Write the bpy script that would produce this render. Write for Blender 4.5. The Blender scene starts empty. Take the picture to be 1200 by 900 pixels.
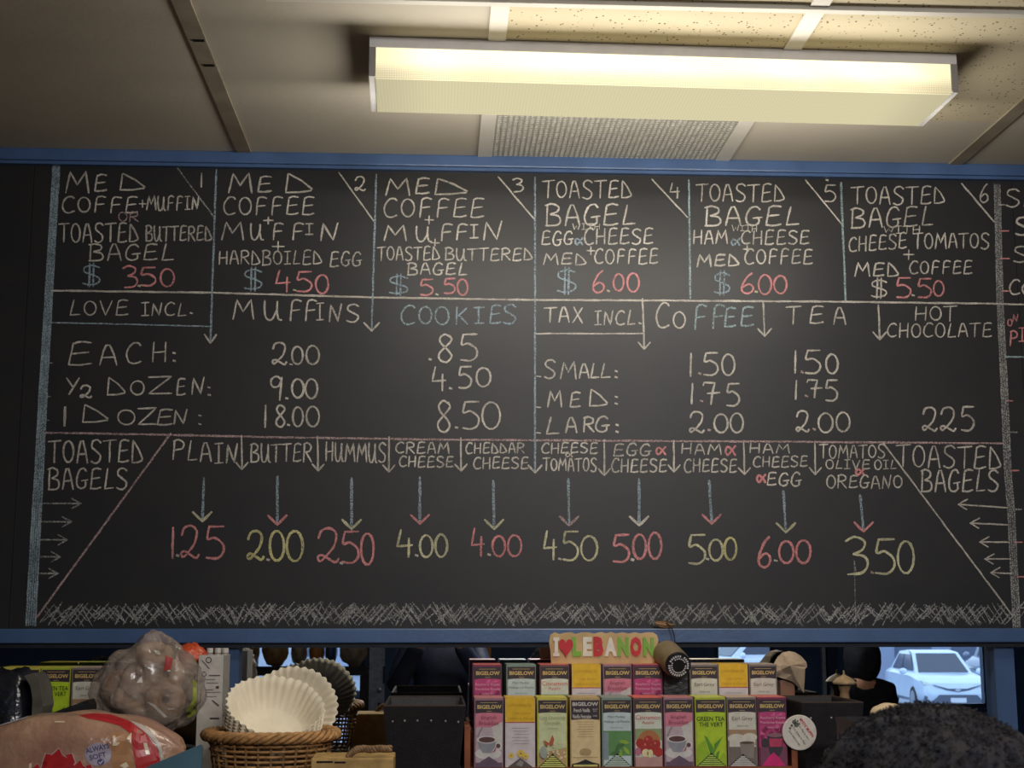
import bpy, bmesh, math, random
from mathutils import Vector, Matrix, noise
from mathutils.bvhtree import BVHTree
random.seed(7)
S = bpy.context.scene
COL = S.collection

# ------------------------------------------------------------------ camera
FPX = 1650.0                       # focal length in pixels of the 1200 px wide frame
YAW, PITCH = math.radians(3.0), math.radians(9.3)
CAM = Vector((0, 0, 1.6))
Fv = Vector((math.sin(YAW)*math.cos(PITCH), math.cos(YAW)*math.cos(PITCH), math.sin(PITCH)))
Rv = Vector((math.cos(YAW), -math.sin(YAW), 0))
Uv = Rv.cross(Fv)
cd = bpy.data.cameras.new('camera'); cam = bpy.data.objects.new('camera', cd); COL.objects.link(cam)
cd.sensor_width = 36; cd.lens = FPX/1200*36; cd.clip_start = 0.01; cd.clip_end = 400
cd.dof.use_dof = True; cd.dof.focus_distance = 3.7; cd.dof.aperture_fstop = 13.0
cam.matrix_world = Matrix.Translation(CAM) @ Matrix((Rv, Uv, -Fv)).transposed().to_4x4()
S.camera = cam
S.view_settings.view_transform = 'Standard'; S.view_settings.look = 'None'
S.view_settings.gamma = 1; S.view_settings.use_curve_mapping = False
S.view_settings.exposure = 0.0
S.cycles.use_denoising = True
S.cycles.max_bounces = 8; S.cycles.transparent_max_bounces = 12
S.cycles.sample_clamp_indirect = 3.0
S.cycles.caustics_reflective = False; S.cycles.caustics_refractive = False

# ------------------------------------------------------------------ world: pale overcast daylight
w = bpy.data.worlds.new('sky'); S.world = w; w.use_nodes = True
bg = w.node_tree.nodes['Background']
bg.inputs[0].default_value = (0.62, 0.80, 1.0, 1); bg.inputs[1].default_value = 2.1

# ------------------------------------------------------------------ lamps
def area(name, loc, sx, sy, power, color, rot=(0, 0, 0), spread=math.pi):
    l = bpy.data.lights.new(name, 'AREA'); l.shape = 'RECTANGLE'; l.size = sx; l.size_y = sy
    l.energy = power; l.color = color; l.spread = spread
    o = bpy.data.objects.new(name, l); o.location = loc; o.rotation_euler = rot; COL.objects.link(o); return o
WARM = (1.0, 0.945, 0.85)
# added room fill for unseen shop lamps, the first tilted towards the wall
area('room_fill_light', (0.9, -0.6, 2.76), 1.2, 0.25, 54, (1.0, 0.97, 0.96), (math.radians(42), 0, 0))
area('room_fill_light', (0.6, 1.2, 2.76), 1.2, 0.25, 18, (1.0, 0.94, 0.86))
LAMP_W = 1.95                       # per point of the tube row under the long fixture

# ------------------------------------------------------------------ helpers
MIR = 3.69                         # plane of the mirror
BRD = 3.65                         # front of the chalkboard
CEIL = 2.815
def ray(x, y): return Fv*FPX + Rv*(x-600) + Uv*(450-y)
def onY(x, y, Y):
    d = ray(x, y); return CAM + d*(Y/d.y)
def onZ(x, y, Z):
    d = ray(x, y); return CAM + d*((Z-CAM.z)/d.z)
def XZ(x, y, Y):
    p = onY(x, y, Y); return p.x, p.z
def flipY(v): return Vector((v[0], 2*MIR-v[1], v[2]))

def nn(nt, t, **kw):
    n = nt.nodes.new(t)
    for k, v in kw.items(): setattr(n, k, v)
    return n
_m = {}
def mat(name, col, rough=0.6, spec=0.4, var=0.12, scale=30, bump=0.0, bscale=200, metal=0, coat=0, emis=None, alpha=1, col2=None, detail=4):
    if name in _m: return _m[name]
    m = bpy.data.materials.new(name); m.use_nodes = True; nt = m.node_tree
    b = nt.nodes['Principled BSDF']
    b.inputs['Roughness'].default_value = rough; b.inputs['Specular IOR Level'].default_value = spec
    b.inputs['Metallic'].default_value = metal; b.inputs['Coat Weight'].default_value = coat
    b.inputs['Coat Roughness'].default_value = 0.12
    b.inputs['Alpha'].default_value = alpha
    tc = nn(nt, 'ShaderNodeTexCoord')
    nz = nn(nt, 'ShaderNodeTexNoise'); nz.inputs['Scale'].default_value = scale; nz.inputs['Detail'].default_value = detail
    nt.links.new(tc.outputs['Object'], nz.inputs['Vector'])
    mx = nn(nt, 'ShaderNodeMix', data_type='RGBA')
    c2 = col2 if col2 else tuple(c*(1-var*2) for c in col)
    c1 = col if col2 else tuple(min(1, c*(1+var)) for c in col)
    mx.inputs[6].default_value = (*c1, 1); mx.inputs[7].default_value = (*c2, 1)
    rmp = nn(nt, 'ShaderNodeMapRange'); rmp.inputs[1].default_value = 0.35; rmp.inputs[2].default_value = 0.65
    nt.links.new(nz.outputs['Fac'], rmp.inputs[0]); nt.links.new(rmp.outputs[0], mx.inputs[0])
    nt.links.new(mx.outputs[2], b.inputs['Base Color'])
    if bump:
        n2 = nn(nt, 'ShaderNodeTexNoise'); n2.inputs['Scale'].default_value = bscale; n2.inputs['Detail'].default_value = 3
        nt.links.new(tc.outputs['Object'], n2.inputs['Vector'])
        bp = nn(nt, 'ShaderNodeBump'); bp.inputs['Strength'].default_value = bump; bp.inputs['Distance'].default_value = 0.01
        nt.links.new(n2.outputs['Fac'], bp.inputs['Height']); nt.links.new(bp.outputs[0], b.inputs['Normal'])
    if emis:
        b.inputs['Emission Color'].default_value = (*emis[:3], 1); b.inputs['Emission Strength'].default_value = emis[3]
    _m[name] = m
    return m
def rgb(r, g, b):
    f = lambda c: (c/255/12.92) if c/255 <= 0.04045 else ((c/255+0.055)/1.055)**2.4
    return (f(r), f(g), f(b))
def ink(r, g, b, rough=0.45):
    return mat('ink_%d_%d_%d' % (r, g, b), rgb(r, g, b), rough, 0.4, 0.05, 60)

OFF = {}
def off(parent):
    while parent is not None:
        if parent.name in OFF: return OFF[parent.name]
        parent = parent.parent
    return Vector((0, 0, 0))
def tagit(o, label=None, cat=None, group=None, kind=None):
    if label: o['label'] = label
    if cat: o['category'] = cat
    if group: o['group'] = group
    if kind: o['kind'] = kind
    return o
def thing(name, loc, label, cat, group=None):
    o = bpy.data.objects.new(name, None); o.location = loc; o.empty_display_size = 0.05
    COL.objects.link(o); OFF[o.name] = Vector(loc)
    return tagit(o, label, cat, group)
def obj(name, verts, faces, ms, parent=None, smooth=False, fm=None, base=None):
    """verts in world coordinates; stored relative to the thing's base"""
    me = bpy.data.meshes.new(name)
    if parent is not None: o_ = off(parent)
    elif base is not None: o_ = Vector(base)
    else: o_ = Vector((0, 0, 0))
    me.from_pydata([tuple(Vector(v)-o_) for v in verts], [], faces)
    if not isinstance(ms, (list, tuple)): ms = [ms]
    for m in ms: me.materials.append(m)
    if fm:
        for p, i in zip(me.polygons, fm): p.material_index = i
    if smooth: me.shade_smooth()
    me.update()
    o = bpy.data.objects.new(name, me); COL.objects.link(o)
    if parent is not None: o.parent = parent
    elif base is not None: o.location = base; OFF[o.name] = Vector(base)
    return o
class G:
    """collects geometry"""
    def __init__(s): s.v = []; s.f = []; s.m = []
    def add(s, v, f, mi=0):
        n = len(s.v); s.v += [Vector(p) for p in v]; s.f += [[i+n for i in q] for q in f]; s.m += [mi]*len(f); return s
    def box(s, x0, x1, y0, y1, z0, z1, mi=0, bev=0.0):
        if bev:
            bm = bmesh.new(); bmesh.ops.create_cube(bm, size=1)
            for v in bm.verts: v.co = Vector(((x0+x1)/2+v.co.x*(x1-x0), (y0+y1)/2+v.co.y*(y1-y0), (z0+z1)/2+v.co.z*(z1-z0)))
            bmesh.ops.bevel(bm, geom=bm.edges[:], offset=bev, segments=2, affect='EDGES', profile=0.7)
            bm.verts.index_update()
            s.add([v.co.copy() for v in bm.verts], [[v.index for v in f.verts] for f in bm.faces], mi); bm.free()
        else:
            v = [(x, y, z) for x in (x0, x1) for y in (y0, y1) for z in (z0, z1)]
            s.add(v, [(0, 1, 3, 2), (4, 6, 7, 5), (0, 4, 5, 1), (2, 3, 7, 6), (0, 2, 6, 4), (1, 5, 7, 3)], mi)
        return s
    def prism(s, pts, y0, y1, mi=0):
        """polygon in x,z extruded in y"""
        n = len(pts)
        v = [(p[0], y0, p[1]) for p in pts]+[(p[0], y1, p[1]) for p in pts]
        f = [list(range(n)), list(range(2*n-1, n-1, -1))]+[(i, i+n, (i+1) % n+n, (i+1) % n) for i in range(n)]
        return s.add(v, f, mi)
    def tube(s, pts, r, n=8, mi=0, cap=True, closed=False):
        pts = [Vector(p) for p in pts]; rs = r if isinstance(r, (list, tuple)) else [r]*len(pts)
        v = []; f = []; L = len(pts)
        for i, p in enumerate(pts):
            a = pts[(i-1) % L] if (i or closed) else p
            b = pts[(i+1) % L] if (i < L-1 or closed) else p
            t = (b-a).normalized()
            up = Vector((0, 0, 1)) if abs(t.z) < 0.9 else Vector((1, 0, 0))
            q = t.cross(up).normalized(); u = q.cross(t)
            for k in range(n):
                an = 2*math.pi*k/n; v.append(p+(q*math.cos(an)+u*math.sin(an))*rs[i])
        for i in range(L if closed else L-1):
            for k in range(n):
                j = (i+1) % L; f.append((i*n+k, i*n+(k+1) % n, j*n+(k+1) % n, j*n+k))
        if cap and not closed:
            f.append(list(range(n))[::-1]); f.append([(L-1)*n+k for k in range(n)])
        return s.add(v, f, mi)
    def lathe(s, prof, c, ax=(0, 0, 1), n=24, mi=0):
        """prof: (radius, height) along axis ax from centre c"""
        ax = Vector(ax).normalized(); up = Vector((0, 0, 1)) if abs(ax.z) < 0.9 else Vector((1, 0, 0))
        q = ax.cross(up).normalized(); u = q.cross(ax); c = Vector(c); v = []; f = []
        for r, h in prof:
            for k in range(n):
                an = 2*math.pi*k/n; v.append(c+ax*h+(q*math.cos(an)+u*math.sin(an))*r)
        for i in range(len(prof)-1):
            for k in range(n): f.append((i*n+k, (i+1)*n+k, (i+1)*n+(k+1) % n, i*n+(k+1) % n))
        f.append(list(range(n))); f.append([(len(prof)-1)*n+k for k in range(n)][::-1])
        return s.add(v, f, mi)
    def blob(s, c, r, nu=32, nv=20, amp=0.0, fr=10, p=1.0, seed=0, mi=0, fn=None):
        c = Vector(c); v = []; f = []
        for j in range(nv+1):
            th = math.pi*j/nv
            for i in range(nu):
                ph = 2*math.pi*i/nu
                d = Vector((math.sin(th)*math.cos(ph), math.sin(th)*math.sin(ph), math.cos(th)))
                if p != 1: d = Vector([math.copysign(abs(q)**p, q) for q in d])
                k = 1+amp*noise.noise(d*fr/5+Vector((seed, seed, seed)))+amp*0.5*noise.noise(d*fr/2+Vector((seed, 3, seed)))
                q = Vector((d.x*r[0]*k, d.y*r[1]*k, d.z*r[2]*k))
                if fn: q = fn(q)
                v.append(c+q)
        for j in range(nv):
            for i in range(nu): f.append((j*nu+i, (j+1)*nu+i, (j+1)*nu+(i+1) % nu, j*nu+(i+1) % nu))
        return s.add(v, f, mi)
    def poly(s, pts, Y, mi=0):
        """flat polygon facing the room, in x,z at y=Y"""
        return s.add([(p[0], Y, p[1]) for p in pts], [list(range(len(pts)))], mi)
    def map(s, fn, flip=False):
        s.v = [fn(v) for v in s.v]
        if flip: s.f = [f[::-1] for f in s.f]
        return s
    def o(s, name, ms, parent=None, smooth=False, base=None):
        return obj(name, s.v, s.f, ms, parent, smooth, s.m if isinstance(ms, (list, tuple)) else None, base)
def sharp(o, ang=35):
    o.data.set_sharp_from_angle(angle=math.radians(ang)); return o
def oval(cx, cz, rx, rz, n=20, a0=0, a1=360):
    return [(cx+rx*math.cos(math.radians(a0+(a1-a0)*i/n)), cz+rz*math.sin(math.radians(a0+(a1-a0)*i/n))) for i in range(n)]

# printed lettering as flat meshes
_t = {}
def text_mesh(s, bold=0.0):
    k = (s, bold)
    if k in _t: return _t[k]
    cu = bpy.data.curves.new('lettering', 'FONT'); cu.body = s; cu.offset = bold; cu.resolution_u = 2
    to = bpy.data.objects.new('lettering', cu); COL.objects.link(to)
    dg = bpy.context.evaluated_depsgraph_get(); me = bpy.data.meshes.new_from_object(to.evaluated_get(dg))
    v = [tuple(p.co) for p in me.vertices]; f = [tuple(p.vertices) for p in me.polygons]
    bpy.data.objects.remove(to); bpy.data.curves.remove(cu); bpy.data.meshes.remove(me)
    xs = [p[0] for p in v] or [0, 1]; ys = [p[1] for p in v] or [0, 1]
    v = [((p[0]-min(xs))/(max(xs)-min(xs)), (p[1]-min(ys))/(max(ys)-min(ys))) for p in v]
    _t[k] = (v, f); return _t[k]
def add_text(g, s, x0, x1, z0, z1, Y, mi=0, bold=0.0, rot=0, depth=0):
    v, f = text_mesh(s, bold)
    cx, cz = (x0+x1)/2, (z0+z1)/2; c_, s_ = math.cos(rot), math.sin(rot); out = []
    for p in v:
        a, b = x0+(x1-x0)*p[0]-cx, z0+(z1-z0)*p[1]-cz
        out.append((cx+a*c_-b*s_, Y, cz+a*s_+b*c_))
    g.add(out, f, mi)
    if depth:
        n = len(out)
        from collections import Counter
        ed = Counter()
        for q in f:
            for i in range(len(q)): ed[frozenset((q[i], q[(i+1) % len(q)]))] += 1
        side = []
        for q in f:
            for i in range(len(q)):
                a, b = q[i], q[(i+1) % len(q)]
                if ed[frozenset((a, b))] == 1: side.append((b, a, a+n, b+n))
        g.add(out+[(p[0], p[1]+depth, p[2]) for p in out], side, mi)

# ================================================================== the room
M_ceil = mat('ceiling_paint', rgb(196, 188, 172), 0.8, 0.2, 0.04, 3, 0.05, 60)
M_bar = mat('ceiling_bar_paint', rgb(215, 210, 198), 0.55, 0.3, 0.03, 8)
M_bard = mat('ceiling_bar_old', rgb(150, 140, 122), 0.7, 0.2, 0.08, 14)
M_blue = mat('blue_paint', rgb(68, 94, 136), 0.33, 0.6, 0.07, 9, 0.06, 90)
M_blued = mat('blue_paint_wall', rgb(58, 84, 128), 0.5, 0.35, 0.06, 5)
M_black = mat('black_void', rgb(22, 22, 26), 0.7, 0.2)

def speckle():
    m = mat('acoustic_tile', rgb(208, 196, 166), 0.85, 0.15, 0.03, 5); nt = m.node_tree
    b = nt.nodes['Principled BSDF']; tc = nn(nt, 'ShaderNodeTexCoord')
    mp = nn(nt, 'ShaderNodeMapping'); mp.inputs['Scale'].default_value = (105, 80, 1)
    vo = nn(nt, 'ShaderNodeTexVoronoi'); vo.inputs['Scale'].default_value = 1.0; vo.inputs['Randomness'].default_value = 1
    nt.links.new(tc.outputs['Object'], mp.inputs[0]); nt.links.new(mp.outputs[0], vo.inputs['Vector'])
    wn = nn(nt, 'ShaderNodeTexWhiteNoise'); nt.links.new(vo.outputs['Position'], wn.inputs['Vector'])
    th = nn(nt, 'ShaderNodeMath', operation='MULTIPLY_ADD'); th.inputs[1].default_value = 0.26; th.inputs[2].default_value = 0.02
    nt.links.new(wn.outputs['Value'], th.inputs[0])
    lt = nn(nt, 'ShaderNodeMath', operation='LESS_THAN'); nt.links.new(vo.outputs['Distance'], lt.inputs[0]); nt.links.new(th.outputs[0], lt.inputs[1])
    mx = nn(nt, 'ShaderNodeMix', data_type='RGBA'); old = b.inputs['Base Color'].links[0].from_socket
    nt.links.new(lt.outputs[0], mx.inputs[0]); nt.links.new(old, mx.inputs[6]); mx.inputs[7].default_value = (*rgb(120, 104, 74), 1)
    nt.links.new(mx.outputs[2], b.inputs['Base Color']); return m
M_tile = speckle()

# room limits: x -4.4..5.4, y -4.2..3.74
RX0, RX1, RY0 = -4.4, 5.4, -4.2
gx = [onZ(213, 0, CEIL).x+0.003, 0, 0, 0]
gx = [-0.523, 0.117, 0.760, 1.402]
by = 2.662
ceiling = obj('ceiling', [(RX0, RY0, CEIL+0.02), (RX1, RY0, CEIL+0.02), (RX1, 3.8, CEIL+0.02), (RX0, 3.8, CEIL+0.02)], [(0, 1, 2, 3)], M_ceil)
tagit(ceiling, 'low suspended ceiling of beige panels and painted bars', kind='structure')
G().box(RX0, RX1, RY0, 3.8, CEIL+0.0205, CEIL+0.05).o('ceiling_backing', M_black, ceiling)
cols = [RX0, -3.723, -3.083, -2.443, -1.803, -1.163] + gx + [2.04, 2.68, 3.32, 3.96, 4.6, RX1]
rows = [3.63, 3.30, by, 2.02, 1.38, 0.74, 0.1, -1.18, -2.46, -3.3, RY0]
for i in range(len(cols)-1):
    for j in range(len(rows)-1):
        x0, x1, y1, y0 = cols[i], cols[i+1], rows[j], rows[j+1]
        if j == 0 and 0.1 < x0 < 0.2: continue
        plain = (x0 < -0.6 or x0 > 1.0) and j < 3
        if j == 0: plain = True
        if (x0 < -0.5) and j == 1: plain = True
        G().box(x0+0.004, x1-0.004, y0+(0.0 if plain and j in (0,) else 0.004), y1, CEIL, CEIL+0.014).o('ceiling_tile', M_ceil if plain else M_tile, ceiling)
for x, m in zip(gx, (M_bard, M_bar, M_bar, M_bard)):
    hw = 0.019
    G().box(x-hw, x+hw, by+0.0, 3.63, CEIL-0.004, CEIL+0.004).o('ceiling_bar', m, ceiling)
    G().box(x-hw, x+hw, RY0, by-0.012, CEIL-0.004, CEIL+0.004).o('ceiling_bar', m if x < 0 else M_bar, ceiling)
g = G().box(-0.35, RX1, by-0.013, by+0.006, CEIL-0.009, CEIL+0.004); g.o('ceiling_bar', M_bar, ceiling)
for y in rows[3:-1]: G().box(RX0, RX1, y-0.013, y+0.013, CEIL-0.005, CEIL+0.004).o('ceiling_bar', M_bar, ceiling)
for x in cols[1:6]+cols[10:-1]: G().box(x-0.013, x+0.013, RY0, 2.0, CEIL-0.004, CEIL+0.004).o('ceiling_bar', M_bar, ceiling)
# pencil ticks on the left bar
for px_, py_ in ((233, 48), (245, 77)):
    p = onZ(px_, py_, CEIL-0.005)
    G().box(p.x-0.012, p.x+0.012, p.y-0.006, p.y+0.003, CEIL-0.006, CEIL-0.004).o('pencil_mark', M_black, ceiling)

# return air grille next to the wall, under the far side of the lamp
gr = thing('ceiling_vent', (0.44, 3.46, CEIL), 'square grey egg-crate ceiling grille between the long lamp and the blue rail', 'vent')
M_gr = mat('grille_grey', rgb(168, 165, 155), 0.5, 0.4, 0.05)
M_grb = mat('grille_back', rgb(96, 94, 88), 0.8, 0.1, 0.2)
G().box(gx[1]+0.02, gx[2]-0.02, 3.09, 3.628, CEIL+0.010, CEIL+0.014).o('backing', M_grb, gr)
g = G(); n = 44
for i in range(n+1):
    x = gx[1]+0.022+(gx[2]-gx[1]-0.044)*i/n; g.box(x-0.0022, x+0.0022, 3.09, 3.628, CEIL-0.001, CEIL+0.010)
for i in range(37):
    y = 3.09+0.538*i/36; g.box(gx[1]+0.02, gx[2]-0.02, y-0.0022, y+0.0022, CEIL-0.0005, CEIL+0.010)
tagit(g.o('grille', M_gr, gr), kind='stuff')

# walls, floor
M_wall = mat('wall_cream', rgb(150, 140, 122), 0.7, 0.2, 0.05, 3)
def st(o, label=None): return tagit(o, label, kind='structure')
st(obj('floor', [(RX0, RY0, 0), (RX1, RY0, 0), (RX1, 3.8, 0), (RX0, 3.8, 0)], [(0, 1, 2, 3)], mat('floor_vinyl', rgb(110, 98, 84), 0.4, 0.4, 0.1, 6)), 'brown vinyl shop floor')
st(G().box(RX0, RX1, MIR+0.01, MIR+0.11, 0, CEIL+0.05).o('wall_front', M_blued), 'blue wall that carries the chalkboard and the mirror')
st(G().box(RX0-0.1, RX0, RY0-0.1, 3.8, 0, CEIL+0.05).o('wall_left', M_wall), 'plain wall at the left end')
st(G().box(RX1, RX1+0.1, RY0-0.1, 3.8, 0, CEIL+0.05).o('wall_right', M_wall), 'plain wall at the right end')

# back wall with window openings (seen only in the mirror)
def vx(px_, dep=2*MIR-RY0): return onY(px_, 780, dep).x
def vz(py_, dep=2*MIR-RY0): return onY(800, py_, dep).z
wins = [(vx(296), vx(427), 0.45, 2.0), (vx(838), vx(908), 0.75, 2.2), (vx(1012), vx(1158), vz(831), 2.2)]
gw = G(); xs = RX0
for a, b, z0, z1 in wins:
    gw.box(xs, a, RY0-0.12, RY0, 0, CEIL+0.05); gw.box(a, b, RY0-0.12, RY0, 0, z0); gw.box(a, b, RY0-0.12, RY0, z1, CEIL+0.05); xs = b
gw.box(xs, RX1, RY0-0.12, RY0, 0, CEIL+0.05)
st(gw.o('wall_back', M_blued), 'blue wall with street windows, seen in the mirror strip')
M_glass = bpy.data.materials.new('window_glass'); M_glass.use_nodes = True
nt = M_glass.node_tree; nt.nodes.clear(); o_ = nn(nt, 'ShaderNodeOutputMaterial'); a_ = nn(nt, 'ShaderNodeBsdfTransparent'); b_ = nn(nt, 'ShaderNodeBsdfGlossy')
b_.inputs['Roughness'].default_value = 0.02; mm = nn(nt, 'ShaderNodeMixShader'); mm.inputs[0].default_value = 0.05
a_.inputs[0].default_value = (0.93, 0.96, 1, 1)
nt.links.new(a_.outputs[0], mm.inputs[1]); nt.links.new(b_.outputs[0], mm.inputs[2]); nt.links.new(mm.outputs[0], o_.inputs[0])
M_frame = mat('window_frame_blue', rgb(40, 58, 92), 0.5)
for k, (a, b, z0, z1) in enumerate(wins):
    wn_ = thing('window_%d' % (k+1), ((a+b)/2, RY0-0.06, z0), None, None); wn_['kind'] = 'structure'
    g = G(); t = 0.035
    g.box(a, a+t, RY0-0.09, RY0-0.02, z0, z1).box(b-t, b, RY0-0.09, RY0-0.02, z0, z1).box(a+t, b-t, RY0-0.09, RY0-0.02, z0, z0+t).box(a+t, b-t, RY0-0.09, RY0-0.02, z1-t, z1)
    g.o('window_frame', M_frame, wn_)
    G().box(a+t, b-t, RY0-0.058, RY0-0.054, z0+t, z1-t).o('window_pane', M_glass, wn_)
# pale door stile with lock, seen in the mirror left of the photographer
M_pale = mat('pale_door', rgb(170, 182, 205), 0.5)
d = thing('door_1', (vx(442), RY0+0.02, 0), 'pale grey blue door edge with a latch, seen in the mirror', None); d['kind'] = 'structure'
G().box(vx(433), vx(451), RY0, RY0+0.045, 0, 2.1).o('door_stile', M_pale, d)
G().box(vx(443.5), vx(447), RY0+0.0455, RY0+0.05, 0.3, vz(822)).o('door_slot', M_frame, d)
G().box(vx(449), vx(451.5), RY0+0.0455, RY0+0.05, vz(800), vz(780)).o('door_slot', M_frame, d)
G().lathe([(0.022, 0), (0.022, 0.012), (0.012, 0.014)], (vx(445), RY0+0.045, vz(808)), (0, 1, 0)).o('door_lock', mat('steel', rgb(120, 125, 135), 0.3, 0.5, metal=0.8), d)
for px0, px1, m in ((427, 432, M_frame), (962, 966, M_pale), (968, 979, M_frame)):
    st(G().box(vx(px0), vx(px1), RY0, RY0+0.05, 0, 2.6).o('trim_1', m), 'vertical strip on the street wall, seen in the mirror')

# mirror strip and its frame
mm_ = bpy.data.materials.new('mirror_silver'); mm_.use_nodes = True
nt = mm_.node_tree; nt.nodes.clear(); o_ = nn(nt, 'ShaderNodeOutputMaterial'); b_ = nn(nt, 'ShaderNodeBsdfGlossy')
b_.inputs['Color'].default_value = (0.80, 0.84, 0.86, 1); b_.inputs['Roughness'].default_value = 0.0
nt.links.new(b_.outputs[0], o_.inputs[0])
ZT = XZ(600, 754, BRD)[1]
px1, px2 = XZ(266, 800, 3.655)[0], XZ(279, 800, 3.655)[0]
px3, px4 = XZ(1167, 800, 3.655)[0], XZ(1190, 800, 3.655)[0]
mr = thing('wall_mirror', (0.2, MIR, 1.2), 'long low mirror strip under the chalkboard reflecting the shop and the street', 'mirror')
for a, b in ((-2.4, px1), (px2, px3), (px4, 2.8)):
    G().box(a, b, MIR, MIR+0.006, 1.2, ZT+0.03).o('mirror_panel', mm_, mr)
st(G().box(px1, px2, 3.655, MIR+0.01, 1.2, ZT).o('trim_2', M_blue), 'blue upright between two mirror panels, behind the coffee filters')
st(G().box(px3, px4, 3.655, MIR+0.01, 1.2, ZT).o('trim_3', M_blue), 'blue upright at the right end of the mirror')
# the rails above and below the board
def ztop(y): return XZ(600, y, BRD)[1]
zb0, zb1 = ztop(736.5), 2.783
# small roll of the upper rail is left out: both rails are level
st(G().box(-2.4, 2.8, 3.625, MIR+0.01, zb1, CEIL, bev=0.004).o('trim_4', M_blue), 'blue painted rail between chalkboard and ceiling')
st(G().box(-2.4, 2.8, 3.632, MIR+0.01, zb1-0.009, zb1-0.0005).o('trim_5', M_blue), 'thin blue bead under the upper rail')
st(G().box(-2.4, 2.8, 3.628, MIR-0.0005, ZT+0.002, zb0, bev=0.003).o('trim_6', M_blue), 'blue painted rail under the chalkboard')
st(G().box(-2.4, 2.8, 3.640, MIR-0.0006, ZT-0.010, ZT+0.0015).o('rail_shade', mat('rail_shade_dark', rgb(26, 30, 42), 0.6)), 'dark strip painted as the shade under the lower blue rail')  # dark bar standing in for the shade below the rail

# ================================================================== long ceiling lamp
LX0, LX1, LY0, LY1, LZ = -0.157, 1.125, 2.862, 3.075, 2.722
M_house = mat('lamp_housing', rgb(238, 236, 236), 0.4, 0.4, 0.02)
def lens_mat(name, c, s, pat):
    m = bpy.data.materials.new(name); m.use_nodes = True; nt = m.node_tree; nt.nodes.clear()
    o = nn(nt, 'ShaderNodeOutputMaterial'); e = nn(nt, 'ShaderNodeEmission'); nt.links.new(e.outputs[0], o.inputs[0])
    tc = nn(nt, 'ShaderNodeTexCoord'); sp = nn(nt, 'ShaderNodeSeparateXYZ'); nt.links.new(tc.outputs['Object'], sp.inputs[0])
    def wv(fx, fz):
        a = nn(nt, 'ShaderNodeMath', operation='MULTIPLY'); a.inputs[1].default_value = fx; nt.links.new(sp.outputs[0], a.inputs[0])
        b = nn(nt, 'ShaderNodeMath', operation='MULTIPLY_ADD'); b.inputs[1].default_value = fz; nt.links.new(sp.outputs[2 if pat else 1], b.inputs[0]); nt.links.new(a.outputs[0], b.inputs[2])
        c_ = nn(nt, 'ShaderNodeMath', operation='SINE'); nt.links.new(b.outputs[0], c_.inputs[0]); return c_
    if pat: A, B = wv(850, 850), wv(850, -850)
    else: A, B = wv(900, 0), wv(0, 900)
    mu = nn(nt, 'ShaderNodeMath', operation='MULTIPLY' if pat else 'ADD'); nt.links.new(A.outputs[0], mu.inputs[0]); nt.links.new(B.outputs[0], mu.inputs[1])
    ma = nn(nt, 'ShaderNodeMath', operation='MULTIPLY_ADD'); ma.inputs[1].default_value = 0.30 if pat else 0.035; ma.inputs[2].default_value = 1.0
    nt.links.new(mu.outputs[0], ma.inputs[0])
    last = ma
    if pat:   # the tube shows as a brighter band through the side of the lens
        g1 = nn(nt, 'ShaderNodeMapRange', interpolation_type='SMOOTHSTEP'); nt.links.new(sp.outputs[2], g1.inputs[0])
        g1.inputs[1].default_value = -0.085; g1.inputs[2].default_value = -0.050; g1.inputs[3].default_value = 0.72; g1.inputs[4].default_value = 1.15
        m2 = nn(nt, 'ShaderNodeMath', operation='MULTIPLY'); nt.links.new(last.outputs[0], m2.inputs[0]); nt.links.new(g1.outputs[0], m2.inputs[1]); last = m2
    ax = nn(nt, 'ShaderNodeMath', operation='ABSOLUTE'); nt.links.new(sp.outputs[0], ax.inputs[0])
    g2 = nn(nt, 'ShaderNodeMapRange', interpolation_type='SMOOTHSTEP'); nt.links.new(ax.outputs[0], g2.inputs[0])
    g2.inputs[1].default_value = 0.48; g2.inputs[2].default_value = 0.64; g2.inputs[3].default_value = 1.0; g2.inputs[4].default_value = 0.62 if pat else 0.8
    m3 = nn(nt, 'ShaderNodeMath', operation='MULTIPLY'); nt.links.new(last.outputs[0], m3.inputs[0]); nt.links.new(g2.outputs[0], m3.inputs[1])
    m4 = nn(nt, 'ShaderNodeMath', operation='MULTIPLY'); m4.inputs[1].default_value = s; nt.links.new(m3.outputs[0], m4.inputs[0])
    e.inputs[0].default_value = (*c, 1); nt.links.new(m4.outputs[0], e.inputs[1]); return m
LB = ((LX0+LX1)/2, (LY0+LY1)/2, CEIL)
lamp = thing('ceiling_lamp', LB, 'long white fluorescent ceiling lamp with a glowing ribbed lens above the board', 'lamp')
rot_ = math.radians(1.3)
def lr(v):
    a = Vector(v)-Vector(LB); return Vector((a.x*math.cos(rot_)-a.y*math.sin(rot_), a.x*math.sin(rot_)+a.y*math.cos(rot_), a.z))+Vector(LB)
g = G()
zt = LZ+0.068
g.box(LX0, LX1, LY0, LY1, zt, CEIL-0.0005, bev=0.002)
M_cap = mat('lamp_end_cap', rgb(150, 148, 146), 0.5, 0.3, 0.03)
for a_ in (LX0, LX1-0.014): G().box(a_, a_+0.014, LY0-0.002, LY1, LZ+0.002, zt-0.0003, bev=0.001).map(lr).o('end_cap', M_cap, lamp)
g.map(lr).o('housing', M_house, lamp)

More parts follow.
